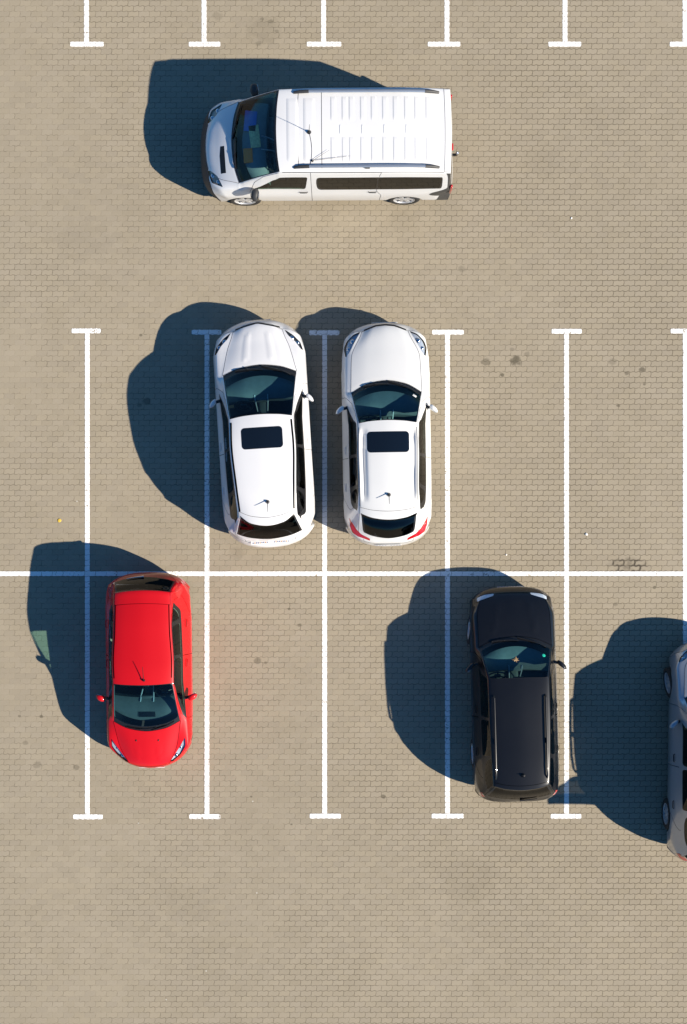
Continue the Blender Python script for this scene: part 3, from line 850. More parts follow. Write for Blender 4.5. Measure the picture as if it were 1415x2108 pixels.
def finish(t, p, c, h, strength, rough=.85):
    b = t.nodes.new('ShaderNodeBump'); b.inputs['Strength'].default_value = strength; b.inputs['Distance'].default_value = .0035
    t.links.new(h.o, b.inputs['Height']); t.links.new(b.outputs[0], p.inputs['Normal'])
    t.links.new(c, p.inputs['Base Color']); p.inputs['Roughness'].default_value = rough; p.inputs['Specular IOR Level'].default_value = .25
gm, t, p = newmat('wavy_concrete_pavers')
c, h, dist, pos, dv, dh, x_, y_ = stones(t); finish(t, p, c, h, .55)
pm, t, p = newmat('worn_road_paint')
c, h, dist, pos, dv, dh, x_, y_ = stones(t)
wear = noise(t, pos, 5, 5, .7); scr = noise(t, pos, 26, 4, .7)
pc = mix(t, noise(t, pos, 14, 3), (.84, .83, .80), (.90, .89, .87))
keep = (wear * .6 + scr * .4).ss(.375, .43)
jm = (dist / .005).ss(1.3, .5) * (noise(t, pos, 3, 2).ss(.35, .62) * .4 + .34)
pc = mix(t, jm, pc, (.10, .085, .06))
c = mix(t, keep, c, pc); finish(t, p, c, h, .35, .7)

def quad_sheet(name, rects, z, mat, wob=.0, **props):
    mb = MB()
    for (x0, x1, y0, y1, rnd) in rects:
        nx = max(2, int((x1 - x0) / .037)); ny = max(2, int((y1 - y0) / .037))
        # outline with slightly ragged edges and softened ends
        def edge(a, b, n, nrm):
            out = []
            for i in range(n):
                f = i / n; x, y = a[0] + (b[0] - a[0]) * f, a[1] + (b[1] - a[1]) * f
                k = wob * (math.sin((x + y) * 2 * math.pi / .111 + 1) * .5 + math.sin((x * 7.3 + y * 5.1) * 9) * .25 + random.uniform(-.35, .35))
                out.append((x + nrm[0] * k, y + nrm[1] * k))
            return out
        if rnd:
            r = rnd; pl = edge((x0 + r, y0), (x1 - r, y0), nx, (0, 1))
            arc = lambda cx, cy, a0: [(cx + r * math.cos(math.radians(a0 + 22.5 * k)), cy + r * math.sin(math.radians(a0 + 22.5 * k))) for k in range(5)]
            pl += arc(x1 - r, y0 + r, -90) + arc(x1 - r, y1 - r, 0) + edge((x1 - r, y1), (x0 + r, y1), nx, (0, 1)) + arc(x0 + r, y1 - r, 90) + arc(x0 + r, y0 + r, 180)
        else:
            pl = edge((x0, y0), (x1, y0), nx, (0, 0)) + edge((x1, y0), (x1, y1), ny, (1, 0)) + edge((x1, y1), (x0, y1), nx, (0, 0)) + edge((x0, y1), (x0, y0), ny, (1, 0)) if (y1 - y0) > (x1 - x0) else edge((x0, y0), (x1, y0), nx, (0, 1)) + edge((x1, y0), (x1, y1), ny, (0, 0)) + edge((x1, y1), (x0, y1), nx, (0, 1)) + edge((x0, y1), (x0, y0), ny, (0, 0))
        b = len(mb.v); mb.v += [(x, y, z) for x, y in pl]; mb.f.append(tuple(range(b, b + len(pl)))); mb.m.append(0)
    o = mesh_obj(name, mb.v, mb.f, mat, None, False)
    for k, v in props.items(): o[k] = v
    return o
g = mesh_obj('paved_ground', [(-150, -150, 0), (150, -150, 0), (150, 150, 0), (-150, 150, 0)], [(0, 1, 2, 3)], gm, None, False)
g['kind'] = 'structure'; g['label'] = 'beige wavy interlocking concrete pavers of the car park'; g['category'] = 'paving'
LW = .099
GX = lambda px: (px - 707.5) / 100
GY = lambda py: (1054 - py) / 100
# bay lines: x at top and bottom, T-bar limits
for (xa, xb, y0, y1, bars, lab) in [
    (1.785e2, 178.5, -340, 86, [(145, 214, 91)], 'short white bay line at the top edge, first from the left'),
    (420.5, 420.5, -340, 86, [(389, 454, 91)], 'short white bay line at the top edge, second from the left'),
    (666.5, 666.5, -340, 86, [(632, 703, 91)], 'short white bay line at the top edge, above the middle of the van'),
    (920.5, 920.5, -340, 86, [(881, 948, 91)], 'short white bay line at the top edge, above the rear of the van'),
    (1163.5, 1163.5, -340, 86, [(1129, 1197, 91)], 'short white bay line at the top edge, fifth from the left'),
    (1410.5, 1410.5, -340, 86, [(1379, 1447, 91)], 'short white bay line in the top right corner'),
    (179, 181.5, 688.5, 1676, [(148, 208, 681), (151, 212, 1681.5)], 'long white bay line left of the red car, under its shadow'),
    (426.5, 426.5, 688.5, 1676, [(395, 456, 684), (390, 454, 1681)], 'long white bay line between the red car and the left white car'),
    (668, 669.5, 688.5, 1676, [(637, 699, 685), (638, 702, 1680)], 'long white bay line running between the two white cars'),
    (921.5, 921.5, 688.5, 1676, [(890, 955, 684), (889, 955, 1680)], 'long white bay line left of the black car'),
    (1166, 1167, 688.5, 1676, [(1136, 1198, 682), (1134, 1197, 1680.5)], 'long white bay line right of the black car'),
    (1411, 1411, 688.5, 1676, [(1381, 1442, 681.5), (1381, 1442, 1681)], 'long white bay line at the right edge, beside the silver car')]:
    xm = (GX(xa) + GX(xb)) / 2
    rects = [(xm - LW / 2, xm + LW / 2, GY(y1), GY(y0), 0)] + [(GX(a), GX(b), GY(c_) - .05, GY(c_) + .05, .025) for a, b, c_ in bars]
    # butt the stem against its bars
    r = list(rects[0])
    for a in rects[1:]:
        if abs(a[3] - r[2]) < .06 or abs(a[2] - r[2]) < .12 and a[3] < (r[2] + r[3]) / 2: r[2] = a[3] - .002
        elif a[2] > (r[2] + r[3]) / 2: r[3] = a[2] + .002
    sk = (GX(xb) - GX(xa))
    rects[0] = tuple(r)
    o = quad_sheet('parking_line', rects, .004, pm, .006, kind='structure', label=lab, category='road marking')
    o['group'] = 'white T-ended parking bay lines'
quad_sheet('parking_line', [(-30, 30, Y0 - .048, Y0 + .048, 0)], .008, pm, .006, kind='structure', label='white line running right across the car park behind the bays', category='road marking')

# ------------------------------------------------------------ cars
def windows(a, b, cpil, e, top=2.32, bot=3.78, quarter=True, wf=.45, rear_tip=.0):
    """front, rear and quarter panes in (distance from nose, track) terms"""
    w = [('win_front', [(a, bot), (a + wf, top + .25), (a + wf + .25, top), (b - .03, top), (b - .03, bot)], .07),
         ('win_rear', [(b + .03, bot), (b + .03, top), (cpil - .08, top), (cpil, bot)], .07)]
    if quarter: w.append(('win_quarter', [(cpil + .07, bot - .05), (cpil + .0, top + .02), (cpil + .18, top), (e, (top + bot) / 2 - .1), (e - .12, bot - .1)], 1))
    end = e if quarter else cpil
    outer = [(a - .18, bot + .14), (a + wf - .12, top + .2), (a + wf + .2, top - .13), (end - .30, top - .12), (end + .10, (top + bot) / 2 - .15), (end - .06, bot + .12)]
    return w, outer

# white crossover
wn, wo = windows(1.66, 2.66, 3.50, 4.0)
c = build_car(dict(name='white_suv', label='white crossover with panoramic sunroof, left of the two white cars, tilted in its bay', cat='car',
    pos=(-1.585, 1.556), rot=93.6, L=4.59, W=1.85, fD=.75, fn=2.25, rD=.65, rn=2.3, paint=M['white'], z_lead=.85, d_lead=.115, d_lead_s=.27, y_lead=.50, z_waist=.72,
    rows=dict(hood=(.55, .65, .62, .93, .985, .84, .90), cowl=(.985, 1.15, .735, 1.035, 1.08, .86, .985), wtop=(2.025, 2.08, .615, 1.55, 1.61, .80, 1.02),
              roofa=(2.6, 2.6, .63, 1.595, 1.655, .80, 1.03), roofb=(3.4, 3.35, .59, 1.58, 1.635, .79, 1.06), roofend=(4.164, 3.99, .55, 1.45, 1.52, .76, 1.09), rgbase=(4.43, 4.28, .67, 1.04, 1.06, .8, 1.0)),
    rg_belt=(4.20, .80, 1.0), tail_in=.12, z_tail=.86, z_bump=.55, wheel_r=.345, wheel_out=-.05, axles=(.88, 3.55), doors=[(1.38, 2.70), (2.70, 3.58)], side_windows=wn, window_outer=wo, tailgate_seam=3.87,
    headlight=[[(.27, .53), (.40, .70), (.56, .84), (.72, .885), (.70, .84), (.54, .74), (.40, .60)]], lamp_mat=M['lamp_dark'],
    sunroof=(2.275, 2.69, .40), mirror=(1.66, .86, .17, 1.08), bumps=[(.30, .20, .92, .27, .026, .017)], spokes=5,
    win_mat={'win_front': M['tint'], 'win_rear': M['privacy'], 'win_quarter': M['privacy']},
    extra=[('grille', ('top', [(.20, .44), (.10, .02), (.10, -.02), (.20, -.44), (.235, -.45), (.135, -.02), (.135, .02), (.235, .45)]), False)],
    extra_mat={'grille': ('grille', M['trim'], .001)}, lines=[(('mix', [('d', 2.15, 1.80), ('d', 3.87, 1.80)]), .036, True)], rg_u=(.35, 0), rg_side=-.75, rear_glass=glass_mat('black_rear_glass', (.05, .055, .055), ior=1.33), handle_z=.9))
roof_antenna(c, 3.72, -.03, .24, 1.0)
plate(c, 1, .48, 0); plate(c, -1, .84, 1, wd=.80, tilt=.75)

# pearl-white hatchback
wn, wo = windows(1.88, 2.74, 3.35, 3.72, wf=.40)
c = build_car(dict(name='white_hatchback', label='pearl white hatchback with sunroof and red tail lamps, right of the two white cars', cat='car',
    pos=(.864, 1.542), rot=90.9, L=4.517, W=1.78, fD=.72, fn=2.5, rD=.65, rn=2.4, paint=M['white_b'], z_lead=.72, d_lead=.08, d_lead_s=.21, y_lead=.47, z_waist=.62, z_bump=.48,
    rows=dict(hood=(.6, .75, .68, .835, .885, .80, .78), cowl=(1.23, 1.473, .705, .955, .985, .82, .90), wtop=(2.066, 2.116, .575, 1.37, 1.43, .775, .93),
              roofa=(2.7, 2.7, .59, 1.395, 1.465, .775, .94), roofb=(3.3, 3.3, .575, 1.385, 1.45, .77, .97), roofend=(3.976, 3.867, .575, 1.30, 1.37, .74, 1.0), rgbase=(4.36, 4.17, .60, .99, 1.0, .78, .93)),
    rg_belt=(4.08, .775, .93), tail_in=.07, z_tail=.83, wheel_r=.32, wheel_out=-.05, axles=(.90, 3.50), doors=[(1.55, 2.76), (2.76, 3.50)], side_windows=wn, window_outer=wo, tailgate_seam=3.75,
    headlight=[[(.205, .49), (.27, .64), (.42, .785), (.55, .83), (.74, .80), (.64, .72), (.44, .62)]], lamps=((-.12, .04), (.06, .055)),
    sunroof=(2.288, 2.696, .41), mirror=(1.77, .82, .19, .98), spokes=7,
    taillight=[[(3.93, .78), (4.10, .765), (4.23, .72), (4.31, .61), (4.40, .37), (4.36, .37), (4.27, .54), (4.17, .64), (4.02, .73)]],
    extra=[('grille', ('top', [(.165, .42), (.075, .18), (.06, 0), (.075, -.18), (.165, -.42), (.20, -.42), (.115, -.18), (.10, 0), (.115, .18), (.20, .42)]), False)],
    extra_mat={'grille': ('grille', M['trim'], .001)}, bumps=[(2.20, .495, 3.66, .475, .038, -.055), (2.15, .56, 3.7, .55, .02, .022)],
    lines=[(('mix', [('d', 2.2, 1.90), ('d', 3.74, 1.90)]), .012, True)], rg_u=(.50, 0), rg_side=-.6, rg_base_v=.82, rear_trim=M['trim'], win_mat={'win_rear': M['privacy'], 'win_quarter': M['privacy']}, handle_z=.84))
roof_antenna(c, 3.52, 0, .22, 1.0)
q = c.inv([(c.X(1.56), -.55)], 'top')[0]; mb = MB(); mb.rbox((0, 0, .003), (.05, .08, .003), .001)
st = mb.build('windscreen_sticker', M['plate'], c.root); st.location = c.ev(q)[0]; st.rotation_euler = Vector(c.ev(q, 'N')[0]).to_track_quat('Z', 'X').to_euler()
plate(c, 1, .45, 0); plate(c, -1, .72, 1)

# red supermini
wn, wo = windows(1.22, 2.30, 2.95, 3.28, wf=.36)
c = build_car(dict(name='red_supermini', label='bright red small hatchback parked nose down with its rear over the long line', cat='car',
    pos=(-3.908, -3.211), rot=-89.3, L=3.954, W=1.72, fD=.8, fn=2.2, rD=.58, rn=2.6, paint=M['red'], z_lead=.68, d_lead=.055, d_lead_s=.12, y_lead=.40, z_waist=.62, z_bump=.46,
    rows=dict(hood=(.38, .50, .57, .81, .865, .78, .79), cowl=(.81, 1.01, .665, .965, .99, .79, .90), wtop=(1.765, 1.795, .585, 1.385, 1.455, .745, .95),
              roofa=(2.2, 2.2, .595, 1.415, 1.485, .745, .97), roofb=(2.85, 2.85, .56, 1.405, 1.475, .735, 1.0), roofend=(3.60, 3.555, .545, 1.33, 1.40, .70, 1.03), rgbase=(3.864, 3.757, .62, .99, 1.0, .73, .95)),
    rg_belt=(3.70, .735, .95), z_tail=.80, wheel_r=.30, wheel_out=-.06, vent=True, dash=(.06, .068, .072), axles=(.82, 3.31), doors=[(1.06, 2.31), (2.31, 3.10)], side_windows=wn, window_outer=wo, tailgate_seam=3.32,
    headlight=[[(.66, .735), (.5, .645), (.34, .54), (.165, .42), (.15, .455), (.30, .63), (.48, .735)]], lamps=((-.10, .035), (.10, .045)),
    mirror=(1.47, .80, .20, .97, .14, .05), spokes=8, mirror_mat=M['red'], rg_u=(.45, 0),
    taillight=[[(3.79, .60), (3.72, .69), (3.60, .74), (3.42, .675), (3.52, .63)]],
    bumps=[(.15, .22, .75, .20, .02, .007)], lines=[(('mix', [('d', 1.9, 1.80), ('d', 3.32, 1.80)]), .018, True)], handle_z=.85, wipers=[(-1.1, .5, .25, .5), (.5, 1.5, .3, .5)]))
roof_antenna(c, 1.86, .03, .30, 1.15, .022)
pt = c.inv([(c.X(.62), .22), (c.X(.62), -.22)], 'top')
wj = MB()
for q in pt: p0 = c.ev(q)[0]; wj.rbox(p0 + np.array([0, 0, .006]), (.035, .02, .014), .005)
wj.build('washer_jet', M['trim'], c.root)
plate(c, 1, .40, 0)
rwp = MB(); q = [c.ev((c.u('rgbase') - .35 - .25 * f, -.05 - 1.0 * f)) [0] + c.ev((c.u('rgbase') - .35, 0), 'N')[0] * .02 for f in np.linspace(0, 1, 6)]
rwp.tube(q, [.02, .014, .012, .010, .008, .006], 6); rwp.build('rear_wiper', M['chrome'], c.root)

# black estate
wn, wo = windows(1.58, 2.56, 3.32, 4.0, wf=.34, top=2.32)
c = build_car(dict(name='black_estate', label='dusty black estate car with roof rails, parked nose up in its bay', cat='car',
    pos=(3.432, -3.688), rot=91.6, L=4.33, W=1.72, fD=.55, fn=2.8, rD=.42, rn=3.0, paint=M['black'], z_lead=.72, d_lead=.12, d_lead_s=.16, y_lead=.60, z_waist=.60, z_bump=.5,
    rows=dict(hood=(.5, .58, .72, .845, .875, .80, .79), cowl=(.98, 1.18, .72, .955, .975, .79, .90), wtop=(1.767, 1.775, .58, 1.365, 1.42, .75, .93),
              roofa=(2.4, 2.4, .58, 1.39, 1.45, .75, .94), roofb=(3.2, 3.2, .56, 1.385, 1.44, .745, .95), roofend=(3.949, 3.87, .53, 1.33, 1.38, .72, .97), rgbase=(4.22, 4.11, .69, .95, .95, .77, .90)),
    rg_belt=(4.05, .77, .90), z_tail=.74, wheel_r=.31, dash=(.13, .15, .15), axles=(.86, 3.38), doors=[(1.28, 2.57), (2.57, 3.42)], side_windows=wn, window_outer=wo, tailgate_seam=3.80,
    headlight=[[(.115, .36), (.165, .37), (.255, .65), (.29, .71), (.20, .71), (.14, .56)]], lamps=((-.08, .02), (.08, .02)), lamp_off=.012, lamp_mat=simple('pale_lamp_reflector', (.72, .78, .84), .3, var=.2, vscale=40),
    mirror=(1.52, .80, .20, .98, .13, .12), spokes=5, rear_glass=M['privacy'], win_mat={'win_front': M['tint'], 'win_quarter': M['privacy'], 'win_rear': M['privacy']}, rg_u=(.45, 0),
    tl_mode='side', taillight=[[(4.05, .95), (4.11, .94), (4.16, .86), (4.17, .68), (4.12, .66), (4.08, .80)]], rim_mat=M['alloy'],
    bumps=[(.24, .30, .93, .42, .03, .010)], lines=[], handle_z=.82, wheel_out=.02, steer=-.12))
for sg in (1, -1):
    mb = MB(); pts = []
    for d, hh in ((2.10, .0), (2.14, .045), (2.4, .05), (3.0, .05), (3.5, .05), (3.68, .045), (3.73, 0)):
        q = c.inv([(c.X(d), sg * .50)], 'top')[0]; pts.append(c.ev(q)[0] + np.array([0, 0, hh]))
    mb.tube(pts, .016, 8)
    q = c.inv([(c.X(3.0), sg * .50)], 'top')[0]; b = c.ev(q)[0]; mb.rbox(b + np.array([0, 0, .022]), (.10, .03, .05), .01)
    mb.build('roof_rail', M['black'], c.root)
roof_antenna(c, 3.66, -.02, .06, .5, .035)
rwp = MB(); q = [c.ev((c.u('rgbase') - .25, -.02 - .9 * f))[0] + c.ev((c.u('rgbase') - .25, 0), 'N')[0] * .02 for f in np.linspace(0, 1, 5)]
rwp.tube(q, [.022, .014, .012, .010, .008], 6); rwp.build('rear_wiper', M['trim'], c.root)
plate(c, 1, .42, 0)
q = c.inv([(c.X(1.36), -.53)], 'top')[0]; P_ = c.ev(q)[0]; N_ = c.ev(q, 'N')[0]
mb = MB(); mb.lathe([(.001, .003), (.03, .003), (.034, .001), (.034, 0)], (0, 0, 0), 20, 'z'); st = mb.build('windscreen_sticker', simple('green_sticker', (.02, .55, .36), .4), c.root)
st.location = P_ + N_ * .004; st.rotation_euler = Vector(N_).to_track_quat('Z', 'Y').to_euler()
q = c.inv([(c.X(1.42), .04)], 'top')[0]; P_ = c.ev(q)[0]; N_ = c.ev(q, 'N')[0]
lf = []
for k in range(14):
    a = 2 * math.pi * k / 14; r = random.uniform(.055, .085) if k % 2 == 0 else random.uniform(.03, .045); lf.append((r * math.cos(a), r * math.sin(a) * .9, .006 * math.sin(a * 3)))
lv = lf + [(0, 0, .012)] + [(x, y, z - .003) for x, y, z in lf] + [(0, 0, .009)]
lfc = [(i, (i + 1) % 14, 14) for i in range(14)] + [(15 + (i + 1) % 14, 15 + i, 29) for i in range(14)] + [(i, 15 + i, 15 + (i + 1) % 14, (i + 1) % 14) for i in range(14)]
leaf = mesh_obj('dry_leaf', lv, lfc, simple('dry_leaf', (.42, .27, .13), .8, var=.4, vscale=40), None, False)
c.root.matrix_basis = Matrix.Translation((3.432, -3.688, 0)) @ Matrix.Rotation(math.radians(91.6), 4, 'Z')
leaf.matrix_basis = c.root.matrix_basis @ Matrix.Translation(Vector(P_ + N_ * .012)) @ Vector(N_).to_track_quat('Z', 'Y').to_matrix().to_4x4()
leaf['label'] = 'dry tan leaf lying on the windscreen of the black estate car'; leaf['category'] = 'leaf'

# silver-blue people carrier, cut by the picture edge
wn, wo = windows(1.62, 2.50, 3.35, 4.1, wf=.40)
c = build_car(dict(name='silver_people_carrier', label='silver blue people carrier with its tailgate raised, cut off by the right edge', cat='car',
    pos=(7.45, -4.84), rot=89.2, L=4.5, W=1.77, fD=.6, fn=2.5, rD=.45, rn=2.8, paint=M['silver'], z_lead=.78, d_lead=.12, d_lead_s=.18, y_lead=.50, z_waist=.62, z_bump=.5,
    rows=dict(hood=(.5, .58, .68, .87, .91, .82, .82), cowl=(.95, 1.15, .72, 1.0, 1.03, .82, .93), wtop=(1.75, 1.78, .60, 1.47, 1.54, .785, .97),
              roofa=(2.4, 2.4, .61, 1.49, 1.57, .785, .98), roofb=(3.3, 3.3, .59, 1.48, 1.56, .78, 1.0), roofend=(4.15, 4.05, .55, 1.42, 1.48, .75, 1.02), rgbase=(4.39, 4.28, .70, .98, 1.0, .80, .93)),
    rg_belt=(4.22, .80, .93), z_tail=.78, wheel_r=.315, axles=(.90, 3.57), doors=[(1.30, 2.52), (2.52, 3.45)], side_windows=wn, window_outer=wo, tailgate_seam=3.95, open_tailgate=math.radians(83), surround_mat=M['silver'], wheel_out=.03, win_mat={'win_front': M['tint'], 'win_rear': M['privacy'], 'win_quarter': M['privacy']}, tl_mode='side',
    headlight=[[(.16, .44), (.22, .62), (.36, .76), (.46, .79), (.42, .70), (.30, .56)]],
    mirror=(1.62, .81, .20, 1.0), rim_mat=M['steel'], spokes=9, rg_u=(.4, 0), handle_mat=M['trim'], handle_z=.80,
    taillight=[[(4.22, .98), (4.30, .97), (4.40, .86), (4.40, .74), (4.32, .72), (4.26, .80)]], steer=.14))
for sg in (1, -1):
    mb = MB(); pts = []
    for d, hh in ((2.30, .0), (2.36, .035), (2.6, .045), (3.0, .048), (3.5, .045), (3.74, .035), (3.80, 0)):
        q = c.inv([(c.X(d), sg * .545)], 'top')[0]; pts.append(c.ev(q)[0] + np.array([0, .01 * sg, hh]))
    mb.tube(pts, .018, 8)
    q = c.inv([(c.X(3.05), sg * .545)], 'top')[0]; b = c.ev(q)[0]; mb.rbox(b + np.array([0, .01 * sg, .02]), (.10, .03, .05), .01)
    mb.build('roof_rail', M['rail_alu'], c.root)

# white van
vw = [('win_front', [(1.06, 3.92), (1.50, 3.22), (1.72, 3.08), (2.18, 3.06), (2.12, 3.98)], .05),
      ('win_slide', [(2.38, 3.92), (2.36, 3.2), (2.42, 3.12), (3.525, 3.12), (3.525, 4.02), (2.62, 4.02)], .07), ('win_back', [(3.54, 4.02), (3.54, 3.12), (4.74, 3.12), (4.78, 3.3), (4.76, 3.98)], .07)]
c = build_car(dict(name='white_van', label='long white panel van with roof rails and tinted side windows, facing left', cat='van',
    pos=(-.34, 7.22), rot=180.4, L=5.07, W=1.88, fD=.7, fn=3.0, rD=.22, rn=4.0, paint=M['van_white'], z_lead=.95, d_lead=.13, d_lead_s=.19, y_lead=.50, z_waist=.75, z_low=.45, z_sill=.27, z_bump=.55, z_bot=.22,
    rows=dict(hood=(.38, .45, .68, 1.07, 1.12, .85, 1.0), cowl=(.68, .82, .80, 1.20, 1.25, .90, 1.07), wtop=(1.59, 1.65, .79, 1.855, 1.915, .90, 1.12),
              roofa=(2.5, 2.5, .805, 1.885, 1.95, .91, 1.13), roofb=(3.9, 3.9, .805, 1.885, 1.95, .91, 1.13), roofend=(4.94, 4.92, .795, 1.80, 1.85, .90, 1.13), rgbase=(5.02, 5.0, .80, 1.06, 1.06, .90, 1.0)),
    rg_belt=(4.97, .905, 1.0), z_tail=.80, wheel_r=.325, axles=(.87, 4.10), doors=[(1.02, 2.24), (2.24, 3.60)], side_windows=vw,
    window_outer=[(2.345, 4.05), (2.33, 3.09), (3.4, 3.09), (4.79, 3.09), (4.79, 4.05)], tailgate_seam=4.80, tail_in=.02,
    headlight=[[(.49, .83), (.255, .715), (.175, .46), (.25, .49), (.38, .61)]], lamps=((-.1, .05), (.08, .05)), lamp_mat=simple('warm_reflector', (.60, .42, .30), .3, metal=.2, var=.3, vscale=25),
    mirror=(1.16, .90, .25, 1.18, .17, -.02, .28), mirror_mat=M['plastic'], spokes=6, bumper_mat=M['plastic'], rbumper_mat=M['bumper_grey'], surround_mat=M['trim'],
    ws_v=1.95, ws_black=.45, glass=glass_mat('clear_van_windscreen', (.84, .95, .94), ior=1.36),  win_mat={'win_slide': M['privacy'], 'win_back': M['privacy']}, ws_top=.42, rg_u=(.30, .12), handle_z=1.0, handle_mat=M['plastic'], rear_glass=M['privacy'],
    extra=[('bonnet_vent', ('top', [(.45, .06), (.435, .24), (.455, .58), (.56, .58), (.53, .06)]), False),
           ('rear_corner', ('mix', [('d', 4.72, 6.9), ('d', 4.79, 5.3), ('d', 4.84, 4.2), ('d', 4.845, 2.35), ('u', 13.4, 2.35), ('u', 16.8, 2.5), ('u', 17.6, 3.4), ('u', 18.3, 4.6), ('u', 18.6, 6.9)]), True)],
    extra_mat={'bonnet_vent': ('bonnet_vent', M['trim'], .001), 'rear_corner': ('rear_corner_guard', M['bumper_grey'], .003)}, lamps_=None,
    lines=[(('mix', [('d', 2.02, -1.7), ('d', 2.02, 1.7)]), .008, False), (('mix', [('d', 2.46, -1.7), ('d', 2.46, 1.7)]), .008, False), (('mix', [('d', 1.7, 2.06), ('d', 4.80, 2.06)]), .010, True)],
    dash=(.13, .19, .21), seat_z=.85, seat_h=.60, seat_back=-.05, bump_u=.08))
van = c
def roof_pad(c, d0, d1, y0, y1, h, soft=.02, name='roof_rib'):
    nx, ny = 7, max(7, int((y1 - y0) / .05)); fx = [0, soft / (d1 - d0), .3, .5, .7, 1 - soft / (d1 - d0), 1]
    vs, fs = [], []
    for a in fx:
        for k in range(ny + 1):
            b = k / ny; d = d0 + (d1 - d0) * a; y = y0 + (y1 - y0) * b
            vs.append((d, y, h if (0 < a < 1 and 0 < k < ny) else -.003))
    uv = c.inv([(c.X(d), y) for d, y, _ in vs], 'top'); Pp = c.ev(uv)
    P2 = [p + np.array([0, 0, v[2]]) for p, v in zip(Pp, vs)]
    for i in range(6):
        for k in range(ny): fs.append((i * (ny + 1) + k, (i + 1) * (ny + 1) + k, (i + 1) * (ny + 1) + k + 1, i * (ny + 1) + k + 1))
    mb = MB(); mb.add(P2, fs); return mb
ribs = MB()
for d0 in (2.62, 2.97, 3.39, 3.81, 4.22):
    for dd in (0, .215):
        if d0 + dd > 4.5: continue
        for (ya, yb) in ((.14, .64), (-.64, -.14)):
            m_ = roof_pad(c, d0 + dd, d0 + dd + .125, ya, yb, .007); ribs.add(m_.v, m_.f)
for d0 in (1.78, 2.10): m_ = roof_pad(c, d0, d0 + .24, -.62, .62, .005); ribs.add(m_.v, m_.f)
for d0 in (2.80, 3.22, 3.64, 4.06): m_ = roof_pad(c, d0, d0 + .03, -.09, .11, .007, .008); ribs.add(m_.v, m_.f)
ribs.build('roof_ribs', M['van_white'], c.root, angle=30)
for sg in (1, -1):
    mb = MB(); pts = []; cap = MB()
    for d in np.linspace(2.2, 4.45, 8):
        q = c.inv([(c.X(d), sg * .70)], 'top')[0]; pts.append(c.ev(q)[0] + np.array([0, .015 * sg, .055]))
    mb.tube(pts, .030, 10); rl = mb.build('roof_rail', M['rail_alu'], c.root)
    for (da, db) in ((1.93, 2.22), (4.70, 4.43)):
        pa = c.ev(c.inv([(c.X(da), sg * .70)], 'top')[0])[0]; pb = c.ev(c.inv([(c.X(db), sg * .70)], 'top')[0])[0]
        cap.tube([pa + np.array([0, .015 * sg, .0]), pa * .6 + pb * .4 + np.array([0, .015 * sg, .04]), pb + np.array([0, .015 * sg, .055])], [.026, .034, .034], 8)
    pm_ = c.ev(c.inv([(c.X(3.33), sg * .70)], 'top')[0])[0]; cap.rbox(pm_ + np.array([0, .03 * sg, .02]), (.09, .05, .05), .01)
    cap.build('rail_foot', M['plastic'], rl)
a = roof_antenna(c, 2.22, .06, .38, .05, .035); a.rotation_euler = (0, 0, 0)
mb = MB(); q = c.inv([(c.X(2.28), .60)], 'top')[0]; p0 = c.ev(q)[0]
mb.lathe([(.022, 0), (.016, .03), (.003, .04)], tuple(p0), 10, 'z')
mb.tube([p0 + np.array([0, 0, .03]), p0 + np.array([-.32, -.19, .05])], [.004, .002], 5); mb.tube([p0 + np.array([0, 0, .03]), p0 + np.array([-.72, -.08, .04])], [.004, .002], 5); mb.build('whip_antenna', M['trim'], c.root)
mb = MB(); pts = [c.ev(c.inv([(c.X(2.22 + .05 * math.sin(f * 3)), .06 + .66 * f)], 'top')[0])[0] + np.array([0, 0, .006]) for f in np.linspace(0, 1, 8)]
mb.tube(pts, .005, 5); mb.build('antenna_cable', M['trim'], c.root)
mb = MB(); mb.tube([(c.X(4.98), .02, .44), (c.X(5.12), .02, .42), (c.X(5.17), .02, .44), (c.X(5.17), .02, .50)], [.03, .028, .026, .02], 8)
tb = mb.build('tow_bar', M['trim'], c.root); mb = MB(); bm_ = bmesh.new(); bmesh.ops.create_uvsphere(bm_, u_segments=14, v_segments=9, radius=.036); bm_.verts.index_update()
mb.add([v.co + Vector((c.X(5.17), .02, .53)) for v in bm_.verts], [[v.index for v in f.verts] for f in bm_.faces]); bm_.free(); mb.build('tow_ball', M['chrome'], tb)
for sg in (1, -1):     # upright rear lamps on the corners
    mb = MB(); mb.rbox((c.X(4.99), sg * .885, 1.0), (.05, .06, .45), .02); mb.build('rear_lamp', M['tail'], c.root)
mb = MB(); mb.rbox((c.X(5.035), .05, 1.0), (.03, .14, .035), .012); mb.build('brake_light', M['tail'], c.root)
plate(c, 1, .46, 0)
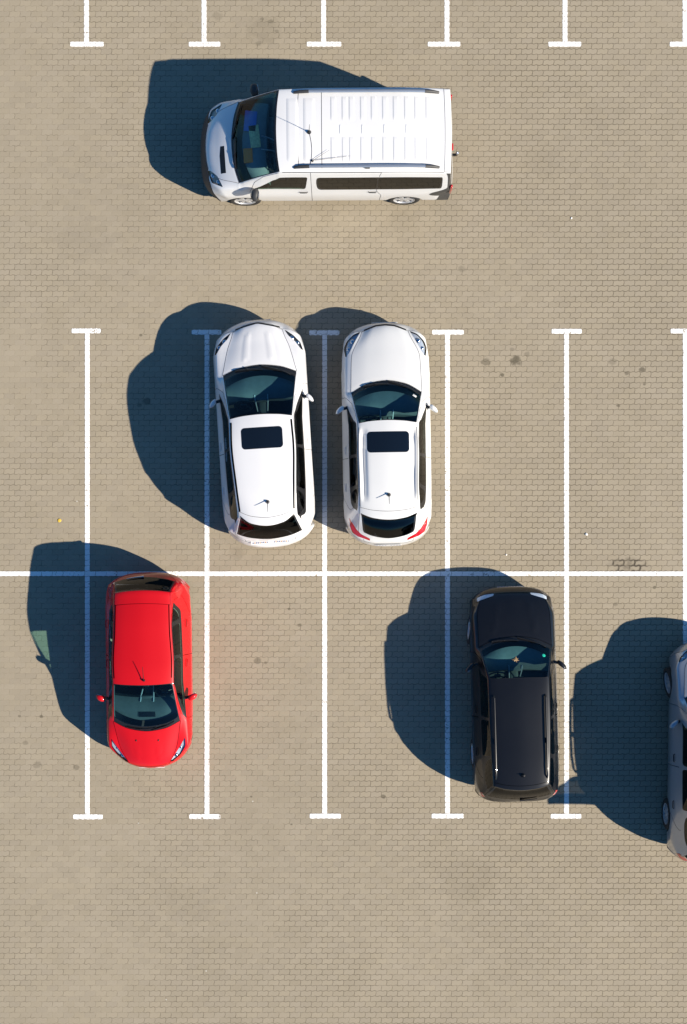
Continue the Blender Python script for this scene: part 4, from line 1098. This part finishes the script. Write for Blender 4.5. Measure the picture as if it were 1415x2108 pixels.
# things left on the van's dashboard
def on_dash(name, lab, cat, d, y, z, size, rz, mat, tilt=0):
    mb = MB(); mb.rbox((0, 0, 0), size, .006)
    o = mb.build(name, mat); o.matrix_basis = Matrix.Translation((-.34, 7.22, 0)) @ Matrix.Rotation(math.radians(180.4), 4, 'Z') @ Matrix.Translation((van.X(d), y, z)) @ Matrix.Rotation(rz, 4, 'Z') @ Matrix.Rotation(tilt, 4, 'Y')
    o['label'] = lab; o['category'] = cat
on_dash('box', 'orange red box lying on the dashboard of the white van', 'box', 1.00, .26, 1.20, (.18, .28, .05), .05, simple('orange_card', (1.0, .24, .02), .7, var=.0))
on_dash('folder', 'dark blue folder on the far side of the dashboard of the white van', 'folder', 1.05, -.42, 1.195, (.24, .40, .03), -.1, simple('blue_folder', (.03, .14, .55), .5, var=.2))
on_dash('magazine', 'mottled yellow magazine on the dashboard between the blue folder and the box', 'magazine', 1.13, -.12, 1.20, (.20, .44, .02), .12, simple('mottled_magazine', (.75, .62, .30), .5, var=.6, vscale=25))

# small litter on the stones
def pebble(x, y, r, lab, cat, name, mat, flat=.5):
    bm = bmesh.new(); bmesh.ops.create_icosphere(bm, subdivisions=2, radius=r)
    for v in bm.verts: v.co = Vector((v.co.x * random.uniform(.8, 1.2), v.co.y * random.uniform(.8, 1.2), v.co.z * flat * random.uniform(.85, 1.15)))
    bm.verts.index_update()
    o = mesh_obj(name, [v.co for v in bm.verts], [[v.index for v in f.verts] for f in bm.faces], mat); bm.free()
    o.location = (x, y, r * flat * .8); o['label'] = lab; o['category'] = cat
pw = simple('pale_paper_scrap', (.75, .74, .70), .7, var=.1)
pebble(5.0, -.46, .030, 'small white scrap lying in the empty bay below the right bays, above the long line', 'litter', 'paper_scrap', pw, .4)
pebble(3.35, -.88, .018, 'tiny white scrap above the nose of the black estate car', 'litter', 'paper_scrap', pw, .4)
pebble(4.69, 6.05, .02, 'tiny white scrap on open paving right of the van', 'litter', 'paper_scrap', pw, .4)
pebble(-5.85, -.17, .04, 'small yellow leaf on the paving above the shadow of the red car', 'leaf', 'yellow_leaf', simple('yellow_leaf', (.65, .42, .05), .7, var=.3, vscale=60), .15)
